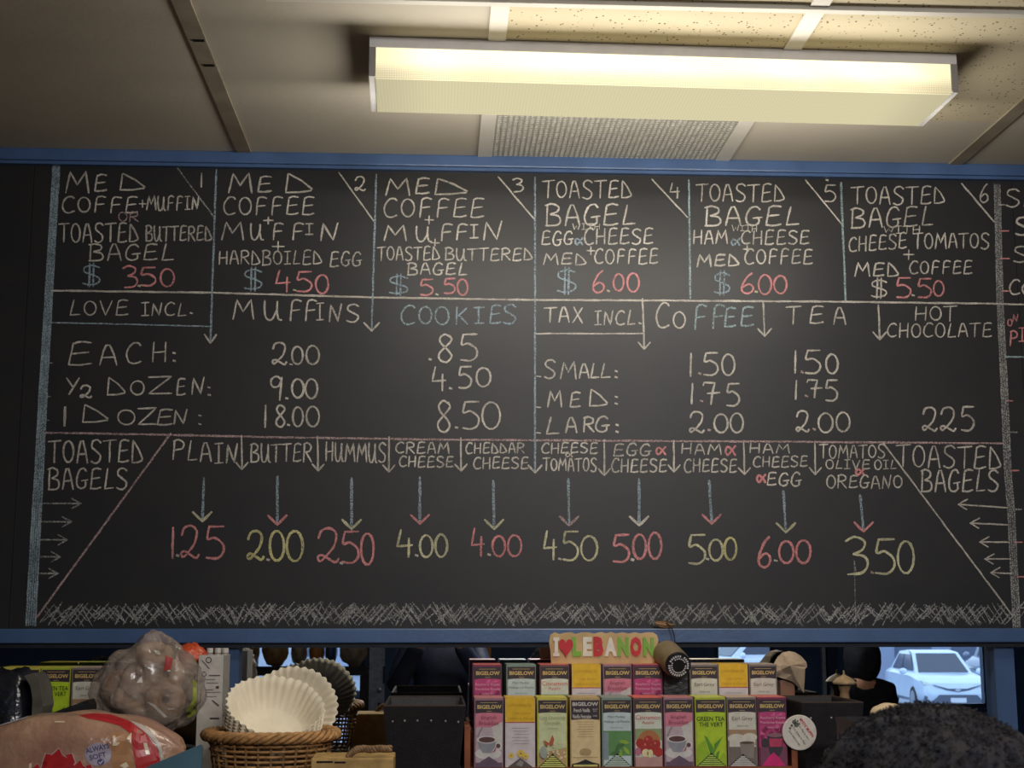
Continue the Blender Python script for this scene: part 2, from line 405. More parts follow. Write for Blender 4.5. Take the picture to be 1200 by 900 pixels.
lg = G(); a, b = LX0+0.0145, LX1-0.0145
ya, yb = LY0+0.002, LY1-0.002
lg.add([(a, ya, zt), (b, ya, zt), (b, ya, LZ+0.004), (a, ya, LZ+0.004)], [(0, 1, 2, 3)], 0)
lg.add([(a, ya, LZ+0.004), (b, ya, LZ+0.004), (b, ya+0.006, LZ), (a, ya+0.006, LZ)], [(0, 1, 2, 3)], 0)
lg.add([(a, ya+0.006, LZ), (b, ya+0.006, LZ), (b, yb-0.004, LZ), (a, yb-0.004, LZ)], [(0, 1, 2, 3)], 1)
lg.add([(a, yb-0.004, LZ), (b, yb-0.004, LZ), (b, yb, LZ+0.004), (a, yb, LZ+0.004)], [(0, 1, 2, 3)], 1)
lg.add([(a, yb, LZ+0.004), (b, yb, LZ+0.004), (b, yb, zt), (a, yb, zt)], [(0, 1, 2, 3)], 0)
lg.map(lr).o('lens', [lens_mat('lens_side', (1.0, 0.87, 0.54), 1.6, True), lens_mat('lens_bottom', rgb(232, 222, 180), 0.86, False)], lamp)
for i in range(12):                # the tube's light
    l = bpy.data.lights.new('tube_light', 'POINT'); l.energy = LAMP_W; l.color = WARM; l.shadow_soft_size = 0.045
    o = bpy.data.objects.new('tube_light', l); o.location = lr((LX0+0.09+(LX1-LX0-0.18)*i/11, (LY0+LY1)/2, LZ-0.10)); COL.objects.link(o)

# ================================================================== chalkboard
def board_mat():
    m = mat('chalkboard_slate', rgb(46, 45, 48), 0.43, 0.32, 0.03, 2); nt = m.node_tree; b = nt.nodes['Principled BSDF']
    tc = nn(nt, 'ShaderNodeTexCoord'); mp = nn(nt, 'ShaderNodeMapping'); mp.inputs['Scale'].default_value = (3, 1, 5)
    n1 = nn(nt, 'ShaderNodeTexNoise'); n1.inputs['Scale'].default_value = 1.3; n1.inputs['Detail'].default_value = 7; n1.inputs['Roughness'].default_value = 0.65
    nt.links.new(tc.outputs['Object'], mp.inputs[0]); nt.links.new(mp.outputs[0], n1.inputs['Vector'])
    mr_ = nn(nt, 'ShaderNodeMapRange'); mr_.inputs[1].default_value = 0.35; mr_.inputs[2].default_value = 0.7
    nt.links.new(n1.outputs['Fac'], mr_.inputs[0])
    mx = nn(nt, 'ShaderNodeMix', data_type='RGBA'); mx.inputs[6].default_value = (*rgb(37, 37, 40), 1); mx.inputs[7].default_value = (*rgb(44, 43, 43), 1)
    nt.links.new(mr_.outputs[0], mx.inputs[0]); nt.links.new(mx.outputs[2], b.inputs['Base Color']); return m
bz = (zb0+zb1)/2
board = thing('chalkboard', (0.2, BRD, zb0), 'wide black chalkboard menu with handwritten prices in coloured chalk between two blue rails', 'chalkboard')
sx = [-2.4, XZ(52, 450, BRD)[0]-0.02, XZ(1181, 600, BRD)[0]+0.01, 2.8]
sx = [-2.4, -1.075, 1.525+0.04, 2.8]
for a, b in zip(sx[:-1], sx[1:]):
    G().box(a+0.0006, b-0.0006, BRD, MIR+0.005, zb0, zb1-0.004).o('slate_panel', board_mat(), board)

def chalk(name, c, dens=0.5):
    if name in _m: return _m[name]
    m = bpy.data.materials.new(name); m.use_nodes = True; nt = m.node_tree; nt.nodes.clear()
    o = nn(nt, 'ShaderNodeOutputMaterial'); d = nn(nt, 'ShaderNodeBsdfDiffuse'); t = nn(nt, 'ShaderNodeBsdfTransparent'); x = nn(nt, 'ShaderNodeMixShader')
    d.inputs[0].default_value = (*c, 1)
    tc = nn(nt, 'ShaderNodeTexCoord'); n1 = nn(nt, 'ShaderNodeTexNoise'); n1.inputs['Scale'].default_value = 330; n1.inputs['Detail'].default_value = 1
    n2 = nn(nt, 'ShaderNodeTexNoise'); n2.inputs['Scale'].default_value = 14; n2.inputs['Detail'].default_value = 2
    nt.links.new(tc.outputs['Object'], n1.inputs['Vector']); nt.links.new(tc.outputs['Object'], n2.inputs['Vector'])
    a = nn(nt, 'ShaderNodeMapRange'); a.inputs[1].default_value = 0.40; a.inputs[2].default_value = 0.62; a.inputs[3].default_value = dens; a.inputs[4].default_value = 1.0
    b = nn(nt, 'ShaderNodeMapRange'); b.inputs[1].default_value = 0.35; b.inputs[2].default_value = 0.65; b.inputs[3].default_value = 0.62; b.inputs[4].default_value = 1.0
    nt.links.new(n1.outputs['Fac'], a.inputs[0]); nt.links.new(n2.outputs['Fac'], b.inputs[0])
    mu = nn(nt, 'ShaderNodeMath', operation='MULTIPLY'); nt.links.new(a.outputs[0], mu.inputs[0]); nt.links.new(b.outputs[0], mu.inputs[1])
    nt.links.new(mu.outputs[0], x.inputs[0]); nt.links.new(t.outputs[0], x.inputs[1]); nt.links.new(d.outputs[0], x.inputs[2]); nt.links.new(x.outputs[0], o.inputs[0])
    _m[name] = m; return m
CH = {'w': chalk('white_chalk', rgb(208, 201, 191), 0.58), 'b': chalk('blue_chalk', rgb(152, 170, 182)), 'p': chalk('pink_chalk', rgb(222, 150, 152), 0.6),
      'y': chalk('yellow_chalk', rgb(214, 208, 150), 0.6), 'g': chalk('grey_chalk', rgb(160, 160, 158), 0.3), 'r': chalk('faint_pink_chalk', rgb(186, 160, 160)),
      'c': chalk('pale_blue_chalk', rgb(160, 182, 186)), 'v': chalk('pale_yellow_chalk', rgb(212, 208, 172), 0.6)}
CNAME = {'w': 'white', 'b': 'blue', 'p': 'pink', 'y': 'yellow', 'g': 'grey', 'r': 'pale pink', 'c': 'pale blue', 'v': 'pale yellow'}
def circ(cx, cy, rx, ry, a0, a1, n=14): return [(cx+rx*math.cos(math.radians(a0+(a1-a0)*i/n)), cy+ry*math.sin(math.radians(a0+(a1-a0)*i/n))) for i in range(n+1)]
s_ = 's'
GL = {
 'A': [[(0, 1), (.22, .3), (.38, .03), (.58, .02), (.82, .45), (1, 1)], [(.14, .62), (.92, .6)]],
 'B': [[(.1, .02), (.06, .5), (.04, 1)], ['s', (-.06, .05), (.4, -.02), (.85, .1), (.8, .32), (.3, .47)], ['s', (.3, .47), (.85, .55), (1, .78), (.75, .97), (-.05, 1)]],
 'C': [['s', (1, .12), (.8, 0), (.45, .03), (.12, .3), (.02, .62), (.2, .92), (.55, 1), (1, .9)]],
 'D': [[(.08, .04), (.0, .98), (.5, .97), (.95, .88), (.98, .8), (.6, .38), (.1, .02)]],
 'E': [['s', (1, .02), (.55, -.02), (.22, .06)], [(.22, .04), (.02, .97)], [(.14, .5), (.88, .44)], ['s', (.0, .97), (.5, .99), (1, .92)]],
 'F': [['s', (1, .04), (.6, -.03), (.3, .05), (.2, .3), (.1, 1)], [(.16, .5), (.86, .45)]],
 'G': [['s', (.95, .16), (.7, 0), (.3, .1), (.02, .55), (.12, .9), (.5, 1), (.85, .88), (.85, .62)], [(.48, .62), (1.08, .57)]],
 'H': [[(.08, 0), (0, 1)], [(.95, 0), (.9, 1)], [(.03, .53), (.92, .48)]],
 'I': [[(.5, .02), (.48, .98)], [(.02, .03), (1, .0)], [(0, 1), (1, .97)]],
 'K': [[(.12, 0), (.05, 1)], [(.95, .03), (.1, .58)], [(.28, .48), (1, 1)]],
 'L': [[(.38, 0), (.04, .97), (1, .93)]],
 'M': [[(0, 1), (.2, .02), (.5, .62), (.88, .0), (1, 1)]],
 'N': [[(0, 1), (.14, .06), (.72, .97), (1, 0)]],
 'O': [circ(.5, .5, .5, .48, -110, 262)],
 'P': [[(.12, .02), (0, 1)], ['s', (.0, .06), (.5, -.02), (.98, .15), (.85, .42), (.1, .52)]],
 'R': [[(.1, .02), (0, 1)], ['s', (-.02, .06), (.5, -.02), (.92, .15), (.8, .4), (.1, .5)], [(.3, .48), (1, 1)]],
 'S': [['s', (.98, .12), (.65, -.01), (.2, .06), (.12, .3), (.5, .48), (.92, .68), (.8, .93), (.4, 1.02), (0, .93)]],
 'T': [[(-.12, .05), (1.12, .0)], [(.52, .04), (.46, 1)]],
 'U': [['s', (.02, 0), (0, .55), (.15, .95), (.5, .95), (.78, .5), (.84, .05)], ['s', (.84, .05), (.82, .6), (.92, .95), (1.12, 1)]],
 'V': [[(0, 0), (.45, 1), (1, 0)]],
 'W': [[(0, 0), (.25, .95), (.5, .35), (.75, .95), (1, 0)]],
 'X': [[(.1, 0), (.95, 1)], [(.95, .05), (0, .98)]],
 'Y': [[(0, 0), (.5, .55)], [(1, 0), (.2, 1)]],
 'Z': [[(0, .05), (1, 0), (.02, .96), (1, .95)]],
 '0': [circ(.5, .5, .5, .5, -80, 285)],
 '1': [[(.6, 0), (.4, 1)]],
 '2': [['s', (.05, .28), (.2, .04), (.6, -.02), (.88, .15), (.78, .5), (.4, .82), (.12, .97), (.02, .85), (.2, .78), (.55, .9), (.85, 1), (1, .88)]],
 '3': [['s', (0, .1), (.4, -.02), (.85, .1), (.75, .33), (.35, .45)], ['s', (.35, .45), (.85, .52), (1, .74), (.75, .95), (.1, 1)]],
 '4': [[(.25, 0), (.03, .6), (.95, .56)], [(.75, .3), (.72, 1)]],
 '5': [[(1, .02), (.18, .03)], ['s', (.2, .04), (.1, .4), (.5, .36), (.95, .55), (.98, .8), (.65, .98), (.05, .96)]],
 '6': [['s', (.9, 0), (.5, .2), (.12, .6), (.12, .88), (.5, 1), (.9, .88), (.95, .66), (.6, .54), (.15, .7)]],
 '7': [[(0, .14), (.08, .0), (.8, .03), (.62, .5), (.55, 1)], [(.3, .5), (1.15, .46)]],
 '8': [['s', (.88, .1), (.5, -.01), (.14, .14), (.28, .36), (.68, .56), (.95, .8), (.6, 1.01), (.15, .92), (.1, .7), (.6, .42), (.95, .2), (.82, .04)]],
 '9': [['s', (.85, .12), (.45, 0), (.05, .16), (.15, .42), (.6, .42), (.88, .12)], [(.88, .05), (.72, 1)]],
 '$': [['s', (.95, .2), (.5, .1), (.1, .2), (.1, .38), (.55, .5), (.92, .65), (.85, .83), (.4, .92), (0, .86)]],
 '&': [['s', (1, .05), (.6, .55), (.25, .95), (.02, .65), (.15, .2), (.5, .3), (1, 1)]],
 '+': [[(0, .5), (1, .5)], [(.5, 0), (.48, 1)]],
}
def spline(pts, n=5):
    P = [pts[0]]+list(pts)+[pts[-1]]; out = []
    for i in range(1, len(P)-2):
        p0, p1, p2, p3 = P[i-1], P[i], P[i+1], P[i+2]
        for k in range(n):
            t = k/n
            out.append(tuple(0.5*((2*p1[j])+(-p0[j]+p2[j])*t+(2*p0[j]-5*p1[j]+4*p2[j]-p3[j])*t*t+(-p0[j]+3*p1[j]-3*p2[j]+p3[j])*t**3) for j in (0, 1)))
    out.append(tuple(pts[-1])); return out
_layer = [0]
def stroke(g, pts, wd=2.3, Y=None):
    """chalk stroke along photo-measured points, laid on the board face as a thin ribbon with ragged width"""
    _layer[0] = (_layer[0]+1) % 60
    Y = BRD-0.0006-0.00001*_layer[0]
    P = [pts[0]]
    for a, b in zip(pts[:-1], pts[1:]):
        L = math.hypot(b[0]-a[0], b[1]-a[1]); k = max(1, int(L/4))
        for i in range(1, k+1): P.append((a[0]+(b[0]-a[0])*i/k, a[1]+(b[1]-a[1])*i/k))
    if len(P) < 2 or (len(P) == 2 and P[0] == P[1]): return
    ph = random.random()*50; W3 = []
    for i, p in enumerate(P):
        j = Vector((noise.noise((ph, i*0.35, 0))*0.35, noise.noise((i*0.35, ph, 5))*0.35))
        W3.append(onY(p[0]+j.x, p[1]+j.y, Y))
    hw = wd*BRD/FPX/2*1.02; L = []; R = []
    for i, p in enumerate(W3):
        a = W3[max(0, i-1)]; b = W3[min(len(W3)-1, i+1)]; t = (b-a)
        if t.length < 1e-7: t = Vector((1, 0, 0))
        t.normalize(); nrm = Vector((-t.z, 0, t.x)); h = hw*(0.86+0.4*noise.noise((ph+9, i*0.6, 1)))
        if i in (0, len(W3)-1): h *= 0.7; p = p+t*(hw*0.4 if i else -hw*0.4)
        L.append(p+nrm*h); R.append(p-nrm*h)
    n = len(W3); f = [(i, i+n, i+n+1, i+1) for i in range(n-1)]
    g.add(L+R, f)
def glyph(g, ch, x0, x1, y0, y1, wd=2.3):
    if ch in '.:':
        ys = [y1] if ch == '.' else [y0, y1]
        for y in ys: stroke(g, [(x0-1.0, y-0.4), (x0+1.3, y+0.3)], wd*1.45)
        return
    for pl in GL[ch]:
        sm = pl[0] == 's'; q = pl[1:] if sm else pl
        if sm: q = spline(q)
        stroke(g, [(x0+(x1-x0)*a, y0+(y1-y0)*b) for a, b in q], wd)
    if ch == '$': pass
WID = {'I': .75, 'M': 1.35, 'W': 1.4, '1': .2, '.': .12, ':': .12, 'L': .85, 'U': 1.05}
def word(g, s, x0, x1, y0, y1, wd=2.3, gap=0.34, y0b=None):
    """letters evenly across x0..x1; y at the right end may differ (y0b = top at right)"""
    ws = [WID.get(c, 1.0) for c in s]; tot = sum(ws)+gap*(len(s)-1); u = (x1-x0)/tot; x = x0
    for c, w_ in zip(s, ws):
        t = (x-x0)/(x1-x0) if y0b is not None else 0; dy = (y0b-y0)*t if y0b is not None else 0
        j = random.uniform(-.6, .6); glyph(g, c, x, x+w_*u, y0+dy+j, y1+dy+random.uniform(-.7, .7), wd); x += (w_+gap)*u
def finish(g, name, c, label=None):
    o = g.o(name, CH[c], board)
    if label: o['label'] = label
    return o
def say(s, c='w', name='chalk_lettering'):
    return '%s chalk %s' % (CNAME[c], s)
def W(s, x0, x1, y0, y1, c='w', wd=2.2, y0b=None, gap=0.34):
    g = G(); word(g, s, x0, x1, y0, y1, wd, gap, y0b); return finish(g, 'chalk_lettering', c, '%s chalk lettering %s' % (CNAME[c], s) if c != 'w' else None)
def LT(items, c='w', wd=2.3, name='chalk_lettering'):
    """explicit letters: (char, x0, x1, y0, y1)"""
    g = G()
    for it in items: glyph(g, *it, wd)
    return finish(g, name, c, '%s chalk lettering' % CNAME[c] if c != 'w' else None)
def LN(pts, c='w', wd=2.2, name='chalk_line'):
    g = G(); stroke(g, pts, wd); return finish(g, name, c, '%s chalk line' % CNAME[c] if c != 'w' else None)
def price(items, c, dots=(), dc='w', wd=2.6, dollar=None, dcol='b'):
    LT(items, c, wd, 'chalk_price')
    if dots:
        g = G()
        for x, y in dots: glyph(g, '.', x, x, y, y, wd)
        finish(g, 'chalk_point', dc)
    if dollar:
        x0, x1, y0, y1 = dollar; g = G(); glyph(g, '$', x0, x1, y0, y1, 2.2)
        xm = (x0+x1)/2; stroke(g, [(xm-2.2, y0), (xm-3, y1)], 2.4); stroke(g, [(xm+2.4, y0), (xm+1.6, y1)], 2.4)
        finish(g, 'dollar_mark', dcol)
def arrow(x, y0, y1, x1=None, c='w', hc=None, h=9, w_=9, wd=2.4, hwd=None):
    x1 = x if x1 is None else x1; hc = hc or c
    g = G(); stroke(g, [(x, y0), (x1, y1-1)], wd); 
    h2 = g if hc == c else G()
    stroke(h2, [(x1-w_, y1-h), (x1, y1)], hwd or wd); stroke(h2, [(x1, y1), (x1+w_, y1-h)], hwd or wd)
    finish(g, 'chalk_arrow', c)
    if h2 is not g: finish(h2, 'arrow_head', hc, '%s chalk arrow head' % CNAME[hc])

# --- ruled lines
def band(pts, w0, w1, c, n=4):
    g = G()
    for k in range(n):
        t = (k/(n-1)-0.5)
        stroke(g, [(p[0]+t*(w0+(w1-w0)*i/(len(pts)-1)), p[1]) for i, p in enumerate(pts)], 2.5 if k in (0, n-1) else 2.0)
    finish(g, 'chalk_border', c, 'thick %s chalk border line' % CNAME[c])
band([(66, 195), (57.5, 340), (51, 452), (45.5, 560), (42.5, 610), (36, 733)], 7, 10.5, 'b', 5)
band([(1168.5, 216), (1172, 355), (1176.5, 447), (1181.5, 560), (1185, 600), (1191.5, 735)], 6, 7.5, 'g', 4)
LN([(60, 340.5), (250, 343), (440, 348.5), (627, 351.5), (750, 352), (985, 353.5), (1170, 356), (1200, 357)], wd=2.6)
LN([(53, 507), (200, 509.5), (330, 512.5), (500, 515), (627, 516), (900, 517.5), (1176, 519.5)], 'r', 2.6)
LN([(42, 512), (53, 512)], 'g', 1.6)
arrow(253.5, 199, 402, 246.5, 'b', 'w', 10, 7, 2.6)
LN([(253, 188), (253, 193)], 'g', 1.4)
arrow(441, 204, 388, 435.5, 'b', 'w', 10, 9, 2.4)
arrow(627, 208, 554, 627, 'b', 'w', 9, 8, 2.6)
LN([(807.3, 211), (809, 350)], 'c', 2.6); LN([(985.5, 214), (991, 352)], 'c', 2.8)
LN([(208, 197), (252, 256)], 'g', 2.0); LN([(397, 202), (438, 259)], wd=2.0); LN([(584, 207), (626, 257)]); LN([(764, 210), (806, 255)]); LN([(944, 211), (986, 262)], wd=2.0); LN([(1127, 215), (1165, 260)], wd=2.6)
LN([(60, 378), (150, 380), (245, 382.5)], 'b', 1.8); LN([(628, 391), (753, 391)], wd=2.0)
arrow(753, 350, 409, 755, 'w', None, 8, 7, 2.6); arrow(894.5, 354, 394, 896, 'w', None, 9, 8, 2.4); arrow(1029.5, 357, 398, 1031, 'w', None, 9, 8)
LN([(200, 508), (42, 725)], 'r', 2.6); LN([(1035, 519), (1187, 722)], 'w', 2.2)
for a in ((283, 510, 550), (372, 511, 552), (456, 512, 553), (540, 513, 552), (708, 515, 557), (789.5, 516, 553), (871.5, 516, 556), (955, 517, 556)):
    arrow(a[0], a[1], a[2], a[0]+random.uniform(-.5, 1), 'w', None, 8, 7, 2.3)
LN([(1003, 672), (1001, 655), (1003, 735)], 'g', 0.9)

# --- panel 1..6
LT([('M', 77, 104, 201, 226), ('E', 111, 125, 205, 224), ('D', 141, 170, 203, 223)], wd=2.5)
W('COFFE', 73, 161, 231, 249); W('+', 163, 171, 235, 243); W('MUFFIN', 172, 233, 230, 246); W('OR', 139, 162, 249, 260, 'r', 1.8)
W('TOASTED', 70, 162, 262, 284); W('BUTTERED', 171, 248, 265, 282); W('BAGEL', 105, 203, 286, 305)
price([('3', 144, 161, 312, 337), ('5', 164, 182, 313, 335), ('0', 188, 204, 315, 336)], 'p', [(163, 335)], 'v', dollar=(97, 118, 308, 336))
W('1', 235, 237, 203, 219)
LT([('M', 268, 295, 203, 226), ('E', 302, 318, 207, 225), ('D', 335, 366, 203, 226)], wd=2.5)
W('COFFEE', 262, 368, 231, 252); W('+', 309, 320, 254, 263); LT([('M', 260, 285, 260, 281), ('U', 294, 307, 262, 281), ('F', 319, 332, 262, 281), ('F', 342, 356, 262, 281), ('I', 358, 367, 262, 275), ('N', 376, 396, 261, 282)])
W('+', 319, 333, 283, 294); W('HARDBOILED', 257, 377, 294, 310, wd=2.0); W('EGG', 387, 423, 295, 312, wd=2.0)
price([('4', 323, 341, 317, 342), ('5', 347, 365, 318, 342), ('0', 370, 385, 322, 344)], 'p', [(345, 340)], 'v', dollar=(286, 308, 313, 341)); W('2', 416, 428, 207, 224)
LT([('M', 452, 480, 209, 229), ('E', 487, 503, 209, 227), ('D', 510, 548, 209, 228)], wd=2.5)
W('COFFEE', 450, 567, 233, 255); W('+', 498, 508, 253, 262); LT([('M', 450, 476, 264, 282), ('U', 488, 504, 265, 283), ('F', 516, 530, 263, 282), ('F', 534, 548, 263, 281), ('I', 551, 560, 263, 279), ('N', 567, 588, 259, 281)])
W('+', 505, 515, 280, 289); W('TOASTED', 443, 515, 289, 305, wd=2.0); W('BUTTERED', 522, 624, 291, 305, wd=2.1); W('BAGEL', 478, 547, 308, 322)
price([('5', 492, 507, 327, 346), ('5', 520, 533, 326, 344), ('0', 536, 548, 327, 346)], 'p', [(512, 345)], 'v', dollar=(456, 479, 321, 346)); W('3', 601, 613, 209, 225)
W('TOASTED', 637, 740, 212, 232); W('BAGEL', 640, 744, 240, 264, wd=2.5); W('WITH', 671, 703, 262, 269, wd=1.6)
W('EGG', 635, 671, 271, 287); W('&', 674, 683, 278, 287, 'b', 2.4); W('CHEESE', 685, 765, 268, 286); W('+', 688, 697, 289, 298)
W('MED', 637, 687, 297, 310); W('COFFEE', 697, 771, 292, 309)
price([('6', 694, 708, 317, 343), ('0', 719, 731, 321, 341), ('0', 735, 749, 320, 342)], 'p', [(713, 341)], 'v', dollar=(653, 676, 313, 345)); W('4', 785, 797, 214, 232)
W('TOASTED', 817, 919, 216, 236); W('BAGEL', 827, 936, 242, 264, wd=2.5); W('WITH', 858, 887, 264, 271, wd=1.6)
W('HAM', 813, 852, 270, 286); W('&', 857, 867, 279, 287, 'b', 2.2); W('CHEESE', 869, 948, 270, 286); W('+', 871, 880, 287, 297)
W('MED', 817, 866, 298, 312, wd=2.6); W('COFFEE', 873, 952, 292, 309)
price([('6', 868, 883, 320, 344), ('0', 889, 904, 322, 345), ('0', 907, 922, 323, 344)], 'p', [(886, 342)], 'v', dollar=(837, 856, 317, 346)); W('5', 966, 979, 216, 236)
g = G(); glyph(g, '.', 969, 969, 211, 211); finish(g, 'chalk_point', 'w')
W('TOASTED', 999, 1107, 219, 239); W('BAGEL', 998, 1093, 244, 267, y0b=242, wd=2.4); W('WITH', 1036, 1078, 265, 273, wd=1.7)
W('CHEESE', 995, 1062, 278, 295, y0b=273); W('TOMATOS', 1071, 1159, 273, 291); W('+', 1059, 1071, 293, 304)
W('MED', 1002, 1053, 308, 324, wd=2.5); W('COFFEE', 1066, 1139, 306, 321)
price([('5', 1050, 1067, 325, 349), ('5', 1075, 1091, 326, 349), ('0', 1094, 1106, 329, 347)], 'p', [(1070, 346)], 'w', dollar=(1021, 1040, 326, 350), dcol='w'); W('6', 1148, 1158, 215, 237)

# --- middle
W('LOVE', 82, 150, 352, 369, wd=2.0); W('INCL', 166, 218, 355, 370, wd=2.0); g = G(); glyph(g, '.', 224, 224, 367, 367); finish(g, 'chalk_point', 'w')
LT([('M', 273, 297, 351, 374), ('U', 310, 328, 352, 375), ('F', 339, 353, 352, 376), ('F', 357, 371, 352, 376), ('I', 371, 379, 355, 375), ('N', 386, 400, 356, 377), ('S', 406, 421, 357, 377)])
LT([('C', 470, 486, 358, 380), ('O', 491, 506, 359, 380), ('O', 510, 526, 359, 381)], 'c'); LT([('K', 534, 548, 360, 380), ('I', 555, 567, 360, 379), ('E', 574, 587, 358, 379), ('S', 590, 605, 357, 379)], 'b', 2.4)
LT([('E', 80, 107, 401, 428), ('A', 117, 137, 404, 428), ('C', 148, 165, 402, 426), ('H', 179, 195, 401, 424), (':', 204, 204, 414, 423)])
LT([('Y', 78, 93, 443, 462), ('2', 94, 107, 452, 466)], wd=2.6); LT([('D', 126, 147, 442, 463), ('O', 153, 169, 446, 463), ('Z', 174, 201, 441, 462), ('E', 207, 217, 444, 463), ('N', 225, 239, 442, 462), (':', 245, 245, 454, 463)])
LT([('1', 74, 78, 477, 499)], wd=3.6); LT([('D', 97, 127, 474, 495), ('O', 138, 158, 480, 498), ('Z', 162, 183, 478, 498), ('E', 184, 202, 480, 498), ('N', 204, 219, 480, 497), (':', 234, 234, 487, 497)])
for a in ((56, 425, 61), (54, 464, 59), (53, 492, 58)): LN([(a[0], a[1]), (a[2], a[1]+.5)], 'g', 2.2)
price([('2', 319, 336, 402, 427), ('0', 342, 355, 406, 427), ('0', 359, 374, 405, 427)], 'w', [(341, 427)])
price([('9', 317, 332, 441, 469), ('0', 342, 356, 444, 466), ('0', 358, 372, 444, 467)], 'w', [(336, 467)])
price([('1', 309, 313, 475, 501), ('8', 323, 334, 475, 500), ('0', 343, 355, 477, 500), ('0', 359, 374, 476, 500)], 'w', [(338, 498)])
price([('8', 513, 530, 392, 424), ('5', 539, 559, 391, 423)], 'w', [(504, 421)])
price([('4', 506, 523, 430, 458), ('5', 537, 552, 429, 455), ('0', 558, 575, 431, 453)], 'w', [(528, 455)])
price([('8', 512, 528, 470, 506), ('5', 541, 561, 470, 503), ('0', 565, 586, 471, 503)], 'w', [(535, 501)])
W('TAX', 639, 683, 360, 378); W('INCL', 697, 744, 364, 381); g = G(); glyph(g, '.', 750, 750, 379, 379); finish(g, 'chalk_point', 'w')
LT([('C', 769, 784, 355, 384), ('O', 789, 803, 365, 385)], 'w'); LT([('F', 813, 828, 358, 386), ('F', 834, 849, 358, 385), ('E', 849, 862, 361, 383), ('E', 868, 883, 360, 382)], 'c', 2.6)
LT([('T', 923, 937, 359, 380), ('E', 949, 965, 359, 379), ('A', 977, 991, 360, 380)]); W('HOT', 1073, 1120, 359, 376, wd=2.0); W('CHOCOLATE', 1040, 1162, 379, 395, wd=2.0)
LT([('S', 638, 651, 422, 443), ('M', 657, 675, 424, 444), ('A', 679, 690, 426, 443), ('L', 692, 702, 426, 443), ('L', 704, 715, 426, 443), (':', 722, 722, 435, 442)])
LT([('M', 642, 658, 458, 477), ('E', 668, 680, 460, 477), ('D', 691, 712, 456, 476), (':', 722, 722, 465, 473)])
LT([('L', 640, 655, 489, 509), ('A', 663, 676, 489, 507), ('R', 684, 696, 489, 506), ('G', 698, 713, 488, 506), (':', 723, 723, 498, 506)], wd=2.5)
for y in (441, 477, 507): LN([(629, y), (633.5, y+.6)], 'w', 2.2)
for q in ([('1', 808, 811, 414, 441), ('5', 824, 841, 413, 440), ('0', 846, 861, 415, 440)], [('1', 809, 813, 449, 473), ('7', 824, 841, 448, 474), ('5', 851, 866, 449, 476)], [('2', 808, 825, 483, 507), ('0', 837, 853, 485, 507), ('0', 856, 871, 484, 507)],
          [('1', 931, 933, 411, 437), ('5', 943, 961, 410, 438), ('0', 968, 982, 415, 438)], [('1', 931, 935, 446, 468), ('7', 946, 961, 445, 466), ('5', 967, 981, 445, 470)], [('2', 933, 948, 482, 506), ('0', 959, 976, 484, 507), ('0', 980, 996, 483, 506)], [('2', 1081, 1098, 478, 505), ('2', 1102, 1120, 478, 505), ('5', 1126, 1141, 476, 505)]):
    price(q, 'w')
for x, y in ((820, 438), (822, 470), (831, 504), (940, 436), (945, 464), (954, 503)):
    g = G(); glyph(g, '.', x, x, y, y, 2.8); finish(g, 'chalk_point', 'r')

# --- toasted bagels
W('TOASTED', 58, 167, 516, 542, wd=2.4); W('BAGELS', 57, 149, 549, 573, wd=2.3); W('TOASTED', 1052, 1173, 521, 547, wd=2.3, y0b=524); W('BAGELS', 1080, 1170, 551, 576, wd=2.5)
W('PLAIN', 203, 278, 516, 539, y0b=521); W('BUTTER', 294, 365, 520, 541); W('HUMMUS', 382, 452, 518, 540, y0b=520); W('CREAM', 464, 526, 518, 531, wd=2.0); W('CHEESE', 468, 531, 535, 547, wd=2.1)
W('CHEDDAR', 546, 614, 519, 531, wd=2.0); W('CHEESE', 555, 619, 536, 549, wd=2.1); W('CHEESE', 635, 700, 519, 531, wd=2.0); W('&', 663, 671, 530, 536, wd=1.6); W('TOMATOS', 637, 699, 537, 552, wd=2.0)
W('EGG', 719, 762, 520, 534); W('&', 769, 780, 523, 533, 'p', 2.6); W('CHEESE', 717, 781, 538, 553); W('HAM', 799, 845, 520, 532); W('&', 850, 862, 522, 533, 'p', 2.8); W('CHEESE', 802, 863, 538, 553)
W('HAM', 879, 925, 520, 531); W('CHEESE', 883, 946, 535, 547, wd=2.0); W('&', 887, 897, 555, 566, 'p', 3.2); W('EGG', 899, 938, 554, 569)
W('TOMATOS', 961, 1037, 521, 537, wd=2.0); W('OLIVE', 968, 1019, 539, 550, wd=1.9); W('OIL', 1025, 1050, 539, 550, wd=1.9); W('&', 1003, 1013, 549, 557, 'p', 2.8); W('OREGANO', 969, 1057, 557, 572, wd=2.0)
for x, y0, x1, y1, c, wd in ((239, 560, 237, 611, 'v', 3.4), (325, 558, 325, 615, 'p', 3.4), (412, 560, 412, 620, 'v', 3.4), (492, 559, 492, 614, 'p', 3.0), (578, 563, 579, 620, 'v', 3.0), (666, 561, 667, 616, 'r', 3.2), (749, 561, 749, 616, 'w', 3.2), (831, 563, 834, 614, 'p', 3.0), (918, 575, 921, 624, 'v', 3.2), (1008, 580, 1012, 623, 'p', 3.4)):
    arrow(x, y0, y1, x1, 'b', c, 11, 11, 3.4, wd)
def pr(items, c, dot, dc='w', wd=2.9): price(items, c, [dot] if dot else (), dc, wd)
pr([('1', 201, 204, 618, 654), ('2', 212, 233, 617, 654), ('5', 241, 262, 616, 655)], 'p', (208, 651))
pr([('2', 290, 309, 623, 656), ('0', 316, 333, 622, 657), ('0', 336, 355, 622, 658)], 'y', (314, 656), wd=3.3)
pr([('2', 372, 397, 620, 659), ('5', 400, 420, 622, 660), ('0', 423, 438, 625, 662)], 'p', (400, 660), wd=3.0)
